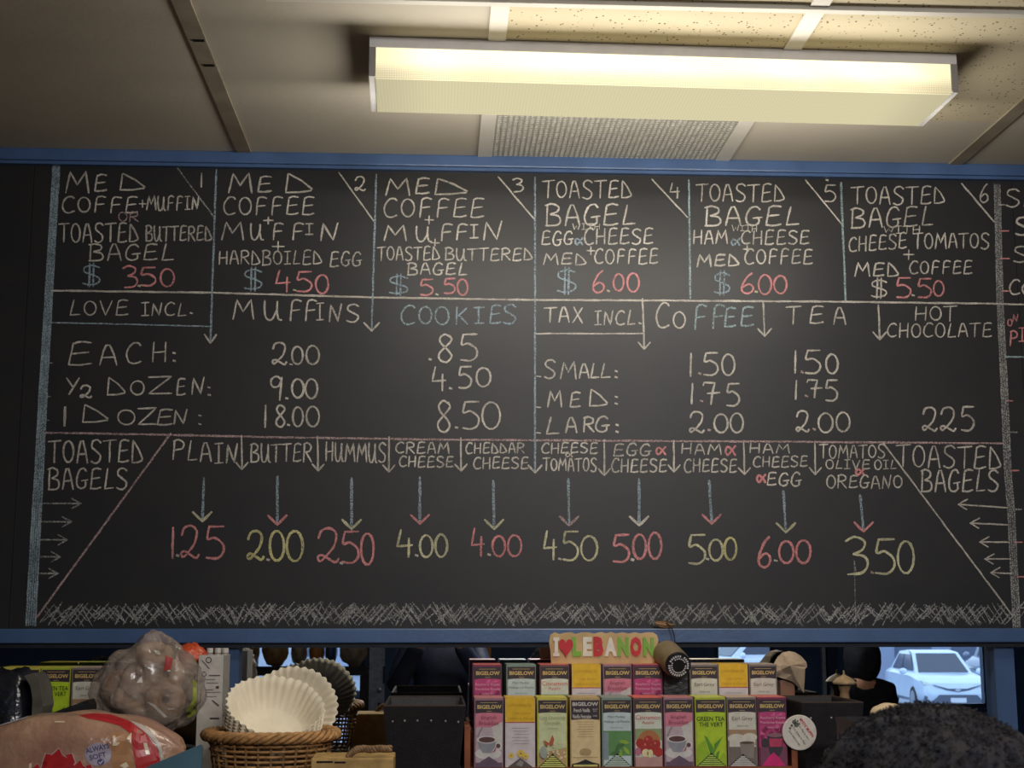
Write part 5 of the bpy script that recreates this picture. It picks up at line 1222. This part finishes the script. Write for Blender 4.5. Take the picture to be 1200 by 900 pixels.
for i, (x, w_, m, l) in enumerate(((292, 13, 0, 'tan bagged loaf at the left end of the mirrored bread shelf'), (323, 15, 0, 'large tan bagged loaf on the mirrored bread shelf'), (350.5, 9.5, 3, 'pale bagged bread in the middle of the mirrored shelf'), (371, 8.5, 1, 'orange bagged bread on the mirrored bread shelf'), (388, 6.8, 2, 'blue bread bag on the mirrored bread shelf'), (414, 16, 3, 'pale pinkish bagged bread at the right end of the mirrored shelf'))):
    c = real(V(x, 770, dsh+0.12)); r_ = w_*dsh/FPX
    g = G().blob((c.x, c.y, b.z-0.04+0.13), (r_, 0.11, 0.13), 28, 18, amp=0.15, fr=8, seed=i*3)
    zmn = b.z-0.0395; g.map(lambda v: Vector((v.x, v.y, max(v.z, zmn))))
    tagit(g.o('bagged_loaf', M_br[m], None, True, base=(c.x, c.y, zmn)), l, 'bread', 'bagged breads on the mirrored shelf')
# orange snack packet high on a wall shelf
c = real(V(567, 768, DB-0.35))
ws = thing('wall_shelf', (c.x, RY0+0.1, c.z-0.10), 'small shelf on the street wall seen in the mirror above the tea boxes', 'shelf')
G().box(c.x-0.35, c.x+0.9, RY0+0.001, RY0+0.30, c.z-0.13, c.z-0.10).o('shelf_board', M_sh, ws)
t = thing('orange_packet', (c.x, c.y-0.1, c.z-0.10), 'orange and yellow snack packet standing on the mirrored wall shelf', 'packet')
G().box(c.x-0.09, c.x+0.06, c.y-0.13, c.y-0.05, c.z-0.0995, c.z+0.14, bev=0.008).o('packet_body', mat('snack_orange', rgb(226, 130, 44), 0.4, 0.4, 0.2, 12, col2=rgb(236, 186, 90)), t)

# ------------------------------------------------------------------ people
SKIN = mat('skin', rgb(186, 138, 112), 0.55, 0.35, 0.05, 30)
def skinmesh(name, verts, edges, m, parent, sub=2, root=0):
    me = bpy.data.meshes.new(name); o_ = off(parent)
    me.from_pydata([tuple(Vector(v[:3])-o_) for v in verts], edges, []); me.materials.append(m)
    o = bpy.data.objects.new(name, me); COL.objects.link(o); o.parent = parent
    sk = o.modifiers.new('skin', 'SKIN'); sk.use_smooth_shade = True
    for i, v in enumerate(verts):
        r = v[3] if not isinstance(v[3], tuple) else v[3]
        me.skin_vertices[0].data[i].radius = (r, r) if not isinstance(r, tuple) else r
        me.skin_vertices[0].data[i].use_root = (i == root)
    s_ = o.modifiers.new('subsurf', 'SUBSURF'); s_.levels = sub; s_.render_levels = sub
    return o
def person(loc, face, H, label, coat, trousers, hair, arms, hair_style='short', group=None):
    """standing figure, base at loc, facing direction angle face (0 = +Y); arms: [(elbow, hand)] left,right in body axes"""
    p = thing('person', loc, label, 'person', group); s = H/1.75; R_ = Matrix.Rotation(face, 3, 'Z')
    def W_(x, y, z): return tuple(Vector(loc)+R_ @ Vector((x*s, y*s, z*s)))
    def vv(x, y, z, r): return W_(x, y, z)+((r*s if not isinstance(r, tuple) else (r[0]*s, r[1]*s)),)
    # body: one continuous surface
    vb = [vv(0, 0, .95, (.15, .12)), vv(0, .01, 1.12, (.135, .105)), vv(0, 0, 1.30, (.155, .11)), vv(0, -.01, 1.42, (.12, .085)), vv(0, 0, 1.50, .055), vv(0, .02, 1.56, .055)]
    eb = [(0, 1), (1, 2), (2, 3), (3, 4), (4, 5)]
    for sd, (el_, ha) in zip((-1, 1), arms):
        n = len(vb); vb += [vv(sd*.17, -.01, 1.41, .062), vv(*el_, .043), vv(*[e*.3+h*.7 for e, h in zip(el_, ha)], .034), vv(*ha, (.036, .02))]
        eb += [(3, n), (n, n+1), (n+1, n+2), (n+2, n+3)]
        d = (Vector(ha)-Vector(el_)).normalized(); sidev = Vector((0, 0, 1)).cross(d); sidev = sidev.normalized() if sidev.length > .1 else Vector((1, 0, 0))
        curl = d.cross(sidev)
        for k, ln in zip((-1.5, -.5, .5, 1.5), (.062, .072, .068, .052)):
            m_ = len(vb); b0 = Vector(ha)+d*.045+sidev*k*.019
            vb += [vv(*b0, .0095), vv(*(b0+d*ln*.55+curl*.008), .0085), vv(*(b0+d*ln*.9+curl*.03), .0075)]
            eb += [(n+3, m_), (m_, m_+1), (m_+1, m_+2)]
        m_ = len(vb); b0 = Vector(ha)+sidev*(-sd)*.038
        vb += [vv(*(b0+d*.02), .011), vv(*(b0+d*.05-sidev*sd*.012+curl*.01), .009)]; eb += [(n+3, m_), (m_, m_+1)]
    for sd in (-1, 1):
        n = len(vb); vb += [vv(sd*.09, 0, .86, .085), vv(sd*.10, .01, .50, .055), vv(sd*.11, -.02, .10, .04), vv(sd*.12, .10, .035, .03)]
        eb += [(0, n), (n, n+1), (n+1, n+2), (n+2, n+3)]
    skinmesh('body', vb, eb, SKIN, p)
    # clothes
    vc = [vv(0, 0, .93, (.175, .14)), vv(0, .01, 1.12, (.165, .13)), vv(0, 0, 1.30, (.185, .135)), vv(0, -.01, 1.43, (.14, .10)), vv(0, 0, 1.50, .074)]
    ec = [(0, 1), (1, 2), (2, 3), (3, 4)]
    for sd, (el_, ha) in zip((-1, 1), arms):
        n = len(vc); vc += [vv(sd*.175, -.01, 1.41, .078), vv(*el_, .060), vv(*[e*.25+h*.75 for e, h in zip(el_, ha)], .048)]; ec += [(3, n), (n, n+1), (n+1, n+2)]
    skinmesh('jacket', vc, ec, coat, p)
    vt = [vv(0, 0, .95, (.165, .13))]; et = []
    for sd in (-1, 1):
        n = len(vt); vt += [vv(sd*.09, 0, .84, .10), vv(sd*.10, .01, .50, .072), vv(sd*.11, -.02, .09, .058)]; et += [(0, n), (n, n+1), (n+1, n+2)]
    skinmesh('trousers', vt, et, trousers, p)
    for sd in (-1, 1):
        g = G().blob((0, 0, 0), (.052*s, .14*s, .05*s), 20, 12, fn=lambda q: Vector((q.x, q.y, max(q.z, -.035*s)*(1 if q.y < .03 else .7))))
        g.map(lambda v: Vector(W_(sd*.11, .05, .035+.001))+R_ @ v); g.o('shoe', mat('shoe_black', rgb(28, 26, 26), 0.4), p, True)
    # head with nose, brow, chin, ears
    def hf(q):
        x, y, z = q; r = Vector(q)
        if z < -.03: r.x *= 1-(-z-.03)*2.6; r.y = y*(1-(-z-.03)*1.2)+(.012 if y > 0 else .0)
        if y > .05 and abs(x) < .02:
            r.y += .020*max(0, 1-abs(z+.012)/.032)*(1-abs(x)/.02)
        if y > .04 and .008 < z < .030 and .012 < abs(x) < .045: r.y -= .008
        if y > .05 and abs(z+.055) < .010 and abs(x) < .028: r.y += .004
        return r
    hc = Vector((0, .03, 1.655)); g = G().blob((0, 0, 0), (.078, .098, .118), 48, 40, fn=hf)
    g.map(lambda v: Vector(W_(*(hc+v)))); g.o('head', SKIN, p, True)
    for sd in (-1, 1):
        g = G().blob((0, 0, 0), (.010, .018, .032), 12, 10).map(lambda v: Vector(W_(*(hc+Vector((sd*.081, -.008, -.005))+v)))); g.o('ear', SKIN, p, True)
        g = G().blob((0, 0, 0), (.013, .009, .009), 12, 8).map(lambda v: Vector(W_(*(hc+Vector((sd*.030, .083, .016))+v)))); g.o('eye', ink(225, 222, 218, .2), p, True)
        g = G().blob((0, 0, 0), (.006, .004, .006), 10, 6).map(lambda v: Vector(W_(*(hc+Vector((sd*.030, .0905, .016))+v)))); g.o('pupil', ink(40, 28, 22, .2), p, True)
    g = G().blob((0, 0, 0), (.026, .008, .007), 14, 8).map(lambda v: Vector(W_(*(hc+Vector((0, .088, -.056))+v)))); g.o('mouth', ink(150, 84, 80), p, True)
    if hair_style == 'short':
        def fh(q): return Vector((q.x, q.y, q.z)) if not (q.y > .045 and q.z < .055) else Vector((q.x*.9, .03, q.z))
        g = G().blob((0, 0, 0), (.088, .106, .125), 44, 30, amp=.08, fr=14, fn=lambda q: Vector((q.x, min(q.y, .03+max(0, (q.z-.045))*1.1), max(q.z, -.055))))
        g.map(lambda v: Vector(W_(*(hc+Vector((0, -.006, .008))+v)))); g.o('hair', hair, p, True)
    return p, hc, W_
M_navy = mat('coat_navy', rgb(34, 40, 62), 0.6, 0.3, 0.15, 10, 0.2, 30); M_trs = mat('trousers_dark', rgb(34, 34, 40), 0.8)
M_hair = mat('hair_dark', rgb(30, 25, 23), 0.6, 0.3, 0.3, 80, 0.3, 200)
# the photographer: stands behind the phone at the camera's place
FLR = 0.0
ph, hc, W_ = person((0.03, -0.50, FLR), 0.0, 1.76, 'person in navy jacket holding up a phone, mirrored left of the tea boxes', M_navy, M_trs, M_hair,
    [((-.25, .16, 1.20), (-.075, .40, 1.53)), ((.24, .16, 1.20), (.035, .40, 1.53))])
t = thing('phone', (0.0, -0.03, 1.50), 'dark phone held up by the person in the navy jacket', 'phone')
G().box(-0.068, 0.012, -0.026, -0.017, 1.505, 1.640, bev=0.003).o('phone_body', ink(24, 24, 28, .2), t)
G().lathe([(0.006, 0), (0.006, 0.002), (0.004, 0.0025)], (0, -0.0165, 1.6), (0, 1, 0), 16).o('phone_lens', ink(12, 12, 16, .1), t)
# customer at the right, seen only in the mirror
cu_, hcu, Wc = person((2.40, -0.62, 0), 2.9, 1.46, 'person in a dark coat standing by the right window, seen in the mirror', mat('coat_black', rgb(27, 29, 36), 0.75, 0.2, 0.2, 30, 0.3, 60), M_trs, M_hair,
    [((-.24, .02, 1.12), (-.22, .14, .90)), ((.24, .02, 1.12), (.22, .14, .90))])
G().blob((0, 0, 0), (.125, .13, .175), 32, 24, amp=.08, fr=9).map(lambda v: Vector(Wc(*(hcu+Vector((0, -.035, -.035))+v)))).o('hood', _m['coat_black'], cu_, True)
# the dark haired head in the foreground
hx = onY(1090, 980, 1.50)
pf, hc2, W2 = person((hx.x, 1.47, 0), 0.0, 1.44, 'person with a full head of dark curly hair in the right foreground, seen from behind', mat('coat_charcoal', rgb(40, 42, 50), 0.8, 0.2, 0.15, 30), M_trs, M_hair,
    [((-.24, .02, 1.12), (-.20, .16, .92)), ((.24, .02, 1.12), (.20, .16, .92))], hair_style='none')
c = Vector((hx.x, 1.48, hx.z)); RR = 0.1345
M_curl = mat('curly_hair', rgb(28, 29, 36), 0.85, 0.15, 0.2, 60, 0.0, col2=rgb(38, 36, 36))
def fr_(q):       # leave the face free (it looks towards the wall, +Y)
    return Vector((q.x, min(q.y, 0.055+max(0, q.z)*0.35), max(q.z, -0.12)))
g = G().blob(c, (RR*1.02, RR*0.98, RR*0.99), 80, 60, amp=0.05, fr=24, seed=6, fn=fr_)
hb = g.o('hair', M_curl, pf, True)
rc_ = random.Random(12); g = G()
for i in range(9000):
    z = rc_.uniform(-0.45, 1); a = rc_.uniform(0, 2*math.pi); s = math.sqrt(1-z*z); d = Vector((s*math.cos(a), s*math.sin(a), z))
    if d.y > 0.45 and z < 0.5: continue
    q = c+d*RR*rc_.uniform(0.975, 1.012); t1 = d.orthogonal().normalized(); t1 = (Matrix.Rotation(rc_.uniform(0, 6.28), 3, d) @ t1); t2 = d.cross(t1)
    r_ = rc_.uniform(0.0015, 0.0032); n = 4; pts = [q+d*(0.0013*k)+(t1*math.cos(k*1.5)+t2*math.sin(k*1.5))*r_*0.8 for k in range(n)]
    g.tube(pts, 0.0007, 3, cap=False)
o = g.o('hair_curls', M_curl, pf); o['kind'] = 'stuff'

# ------------------------------------------------------------------ street
GZ = -0.88
def outside(o, l): return tagit(o, l, kind='structure')
M_asph = mat('asphalt', rgb(150, 156, 170), 0.9, 0.1, 0.06, 1.5)
outside(obj('street_ground', [(-80, RY0-0.3, GZ), (80, RY0-0.3, GZ), (80, -150, GZ), (-80, -150, GZ)], [(0, 1, 2, 3)][::1], M_asph), 'pale street outside the window')
for i, (x0, x1, y, h, c) in enumerate(((8, 26, -46, 2.6, (150, 160, 184)), (-6, 6.5, -52, 3.2, (178, 186, 206)), (28, 44, -56, 5, (140, 150, 176)))):
    b_ = thing('street_building', ((x0+x1)/2, y, GZ), ('long low grey blue building across the street', 'pale building across the street left of the car', 'farthest building at the right across the street')[i], 'building')
    G().box(x0, x1, y-6, y, GZ, GZ+h).o('wall', ink(*c, .8), b_)
    n = int((x1-x0)/2.2)
    for k in range(n): G().box(x0+0.5+k*2.2, x0+1.9+k*2.2, y, y+0.04, GZ+0.8, GZ+2.0).o('window', ink(90, 100, 124, .3), b_)
def car(cx_px, base_px, dep, Wd, ang, paint, label, Ln=4.4, Hh=1.6):
    """car built at real size; ang 0 = nose towards the shop"""
    p = real(V(cx_px, base_px, dep)); p.z = GZ
    t = thing('car', p, label, 'car'); hw = Wd/2; R_ = Matrix.Rotation(ang, 3, 'Z')
    T = lambda v: p+R_ @ Vector(v)
    M_p = mat('car_paint_%d' % paint[0], rgb(*paint), 0.25, 0.5, 0.02, 3, coat=0.6); M_g = ink(74, 78, 92, .12); M_d = ink(92, 98, 116, .4)
    k = Hh/1.6
    # stations along the car, nose at y=+: (y, half width, bottom, belt height)
    st_ = [(2.2, .72, .42, .62), (2.12, .86, .28, .80), (1.85, .93, .25, .92), (1.2, .95, .25, 1.00), (.85, .95, .25, 1.03), (0, .96, .25, 1.04), (-1.2, .96, .25, 1.05), (-1.9, .93, .28, 1.05), (-2.15, .84, .38, .95)]
    g = G(); v = []; n = 10
    for y, w_, zb, zt_ in st_:
        w_ *= hw/.95; zb *= k; zt_ *= k; zm = (zb+zt_)/2
        v += [(-w_*.86, y, zb), (-w_*.98, y, zb+.1), (-w_, y, zm), (-w_*.97, y, zt_-.08), (-w_*.84, y, zt_), (w_*.84, y, zt_), (w_*.97, y, zt_-.08), (w_, y, zm), (w_*.98, y, zb+.1), (w_*.86, y, zb)]
    f = [(i*n+j, i*n+(j+1) % n, (i+1)*n+(j+1) % n, (i+1)*n+j) for i in range(len(st_)-1) for j in range(n)]
    f += [tuple(range(n))[::-1], tuple((len(st_)-1)*n+j for j in range(n))]
    sharp(g.add(v, f).map(T).o('car_body', M_p, t, True), 40)
    g = G(); c_ = hw*.80; r_ = hw*.66; yb0, yf0, yf1, yr1, yr0 = .95, .95, .10, -1.25, -1.95; zb, zr = 1.0*k, 1.56*k
    v = [(-c_, yf0, zb), (c_, yf0, zb), (c_, yr0, zb), (-c_, yr0, zb), (-r_, yf1, zr), (r_, yf1, zr), (r_, yr1, zr), (-r_, yr1, zr), (-r_*.9, -.5, zr+.05), (r_*.9, -.5, zr+.05)]
    g.add(v, [(0, 1, 5, 4), (1, 2, 6, 9, 5), (2, 3, 7, 6), (3, 0, 4, 8, 7), (4, 5, 9, 8), (8, 9, 6, 7)]).map(T); g.o('cabin', M_p, t)
    def quad(a, b, c2, d, o_, name, m, nr=None):
        q = [Vector(a), Vector(b), Vector(c2), Vector(d)]; nv = (q[1]-q[0]).cross(q[3]-q[0]).normalized()*o_; q2 = [x+nv for x in q]
        G().add([x-nv*.8 for x in q2]+q2, [(4, 5, 6, 7), (0, 4, 7, 3), (1, 2, 6, 5), (0, 1, 5, 4), (3, 7, 6, 2)]).map(T).o(name, m, t)
    L_ = lambda a, b, s: tuple(Vector(a).lerp(Vector(b), s))
    A, B, C_, D_ = v[0], v[1], v[5], v[4]
    quad(L_(L_(B, A, .06), L_(C_, D_, .06), .06), L_(L_(A, B, .06), L_(D_, C_, .06), .06), L_(L_(A, B, .08), L_(D_, C_, .08), .92), L_(L_(B, A, .08), L_(C_, D_, .08), .92), .02, 'windscreen', M_g)
    for sd, (a_, b_, c3, d_) in ((-1, (v[0], v[3], v[7], v[4])), (1, (v[2], v[1], v[5], v[6]))):
        for s0, s1 in ((.06, .46), (.50, .90)):
            if sd < 0: q = [L_(L_(a_, b_, s0), L_(d_, c3, s0), .12), L_(L_(a_, b_, s1), L_(d_, c3, s1), .12), L_(L_(a_, b_, s1), L_(d_, c3, s1), .88), L_(L_(a_, b_, s0), L_(d_, c3, s0), .88)]; q = [q[1], q[0], q[3], q[2]]; q = q[::-1]
            else: q = [L_(L_(b_, a_, s1), L_(c3, d_, s1), .12), L_(L_(b_, a_, s0), L_(c3, d_, s0), .12), L_(L_(b_, a_, s0), L_(c3, d_, s0), .88), L_(L_(b_, a_, s1), L_(c3, d_, s1), .88)]
            ctr = sum((Vector(x) for x in q), Vector())/4; nv = (Vector(q[1])-Vector(q[0])).cross(Vector(q[3])-Vector(q[0]))
            if nv.x*sd < 0: q = q[::-1]
            quad(*q, .02, 'side_window', M_g)
    F = lambda x, z, y=2.21: (x*hw/.95, y, z*k)
    def front(pts, name, m, y0=2.06, y1=2.235):
        n_ = len(pts); vv_ = [F(x, z, y1) for x, z in pts]+[F(x, z, y0) for x, z in pts]
        G().add(vv_, [tuple(range(n_)), tuple(range(2*n_-1, n_-1, -1))]+[(i, i+n_, (i+1) % n_+n_, (i+1) % n_) for i in range(n_)]).map(T).o(name, m, t)
    front([(-.62, .76), (-.25, .66), (.25, .66), (.62, .76), (.30, .62), (0, .57), (-.30, .62)], 'grille', M_d, y1=2.21)
    front([(-.48, .50), (.48, .50), (.70, .27), (-.70, .27)], 'lower_grille', M_d, y1=2.225)
    front([(-.20, .42), (.20, .42), (.20, .30), (-.20, .30)], 'number_plate', ink(222, 226, 234, .4), 2.2, 2.245)
    front(oval(0, .625, .075, .035, 14), 'emblem', ink(190, 196, 208, .2), 2.19, 2.235)
    for sd in (-1, 1):
        front([(sd*.90, .86), (sd*.50, .74), (sd*.52, .70), (sd*.86, .76)][::sd], 'headlight', ink(236, 238, 232, .1), 1.9, 2.14)
        front([(sd*.84, .48), (sd*.76, .44), (sd*.80, .34), (sd*.86, .36)][::sd], 'fog_lamp', M_d, 2.0, 2.17)
        g = G().blob((sd*hw*1.08, .72, 1.06*k), (.11, .07, .08), 14, 10).map(T); g.o('wing_mirror', M_p, t, True)
        for y in (1.35, -1.3):
            sharp(G().lathe([(.12, -.02), (.30, 0), (.33, -.03), (.33, -.2), (.1, -.2)], (sd*(hw+.01), y, .33), (sd, 0, 0), 22).map(T).o('wheel', ink(40, 42, 50, .6), t, True)); G().lathe([(.03, .012), (.2, .012), (.21, -.01)], (sd*(hw+.01), y, .33), (sd, 0, 0), 16).map(T).o('hub', ink(150, 156, 168, .3), t)
    return t
car(1097, 829, 38.0, 1.86, math.radians(5), (214, 228, 246), 'white car facing the right window, seen in the mirror', Hh=1.52)
car(1178, 826, 44.0, 1.8, math.radians(30), (128, 138, 158), 'grey vehicle parked right of the white car, seen in the mirror', Hh=1.9)
car(885, 800, 37.0, 1.8, math.radians(80), (226, 232, 246), 'white vehicle side on behind the narrow window, seen in the mirror', Hh=2.2)
# parking sign
q = real(V(1113, 779, 42.5))
sg = thing('parking_sign', (q.x, q.y, GZ), 'round white parking sign with a letter P on a post beside the white car', 'sign')
r_ = 0.21
G().tube([(q.x, q.y-0.04, GZ), (q.x, q.y-0.04, q.z+.2)], 0.04, 8).o('post', ink(110, 116, 130), sg)
G().lathe([(r_, 0), (r_, .03)], (q.x, q.y-.02, q.z), (0, 1, 0), 24).o('sign_disc', ink(228, 234, 244), sg)
g = G(); add_text(g, 'P', -.07, .07, -.11, .11, 0, 0, .03); g.map(lambda v: Vector((q.x-v.x, q.y+.014, q.z+v.z))); g.o('sign_letter', ink(50, 60, 96), sg)
# dark round shrubs outside the left window
c = real(V(412, 832, DB+1.2))
sb = thing('dark_shrub', (c.x, c.y, GZ), 'dark rounded shrub outside the left window, seen in the mirror', 'shrub')
g = G().tube([(c.x, c.y, GZ), (c.x, c.y, c.z)], 0.03, 8); g.o('stem', ink(40, 34, 30), sb)
k_ = (DB+1.2)/FPX
g = G().blob((c.x-6.5*k_, c.y, c.z+7*k_), (8*k_, .1, 13*k_), amp=.3, fr=20).blob((c.x+6.5*k_, c.y, c.z+7*k_), (8.5*k_, .1, 14*k_), amp=.3, fr=20, seed=4); g.o('foliage', mat('dark_foliage', rgb(30, 34, 38), .8, .2, .3, 30), sb, True)
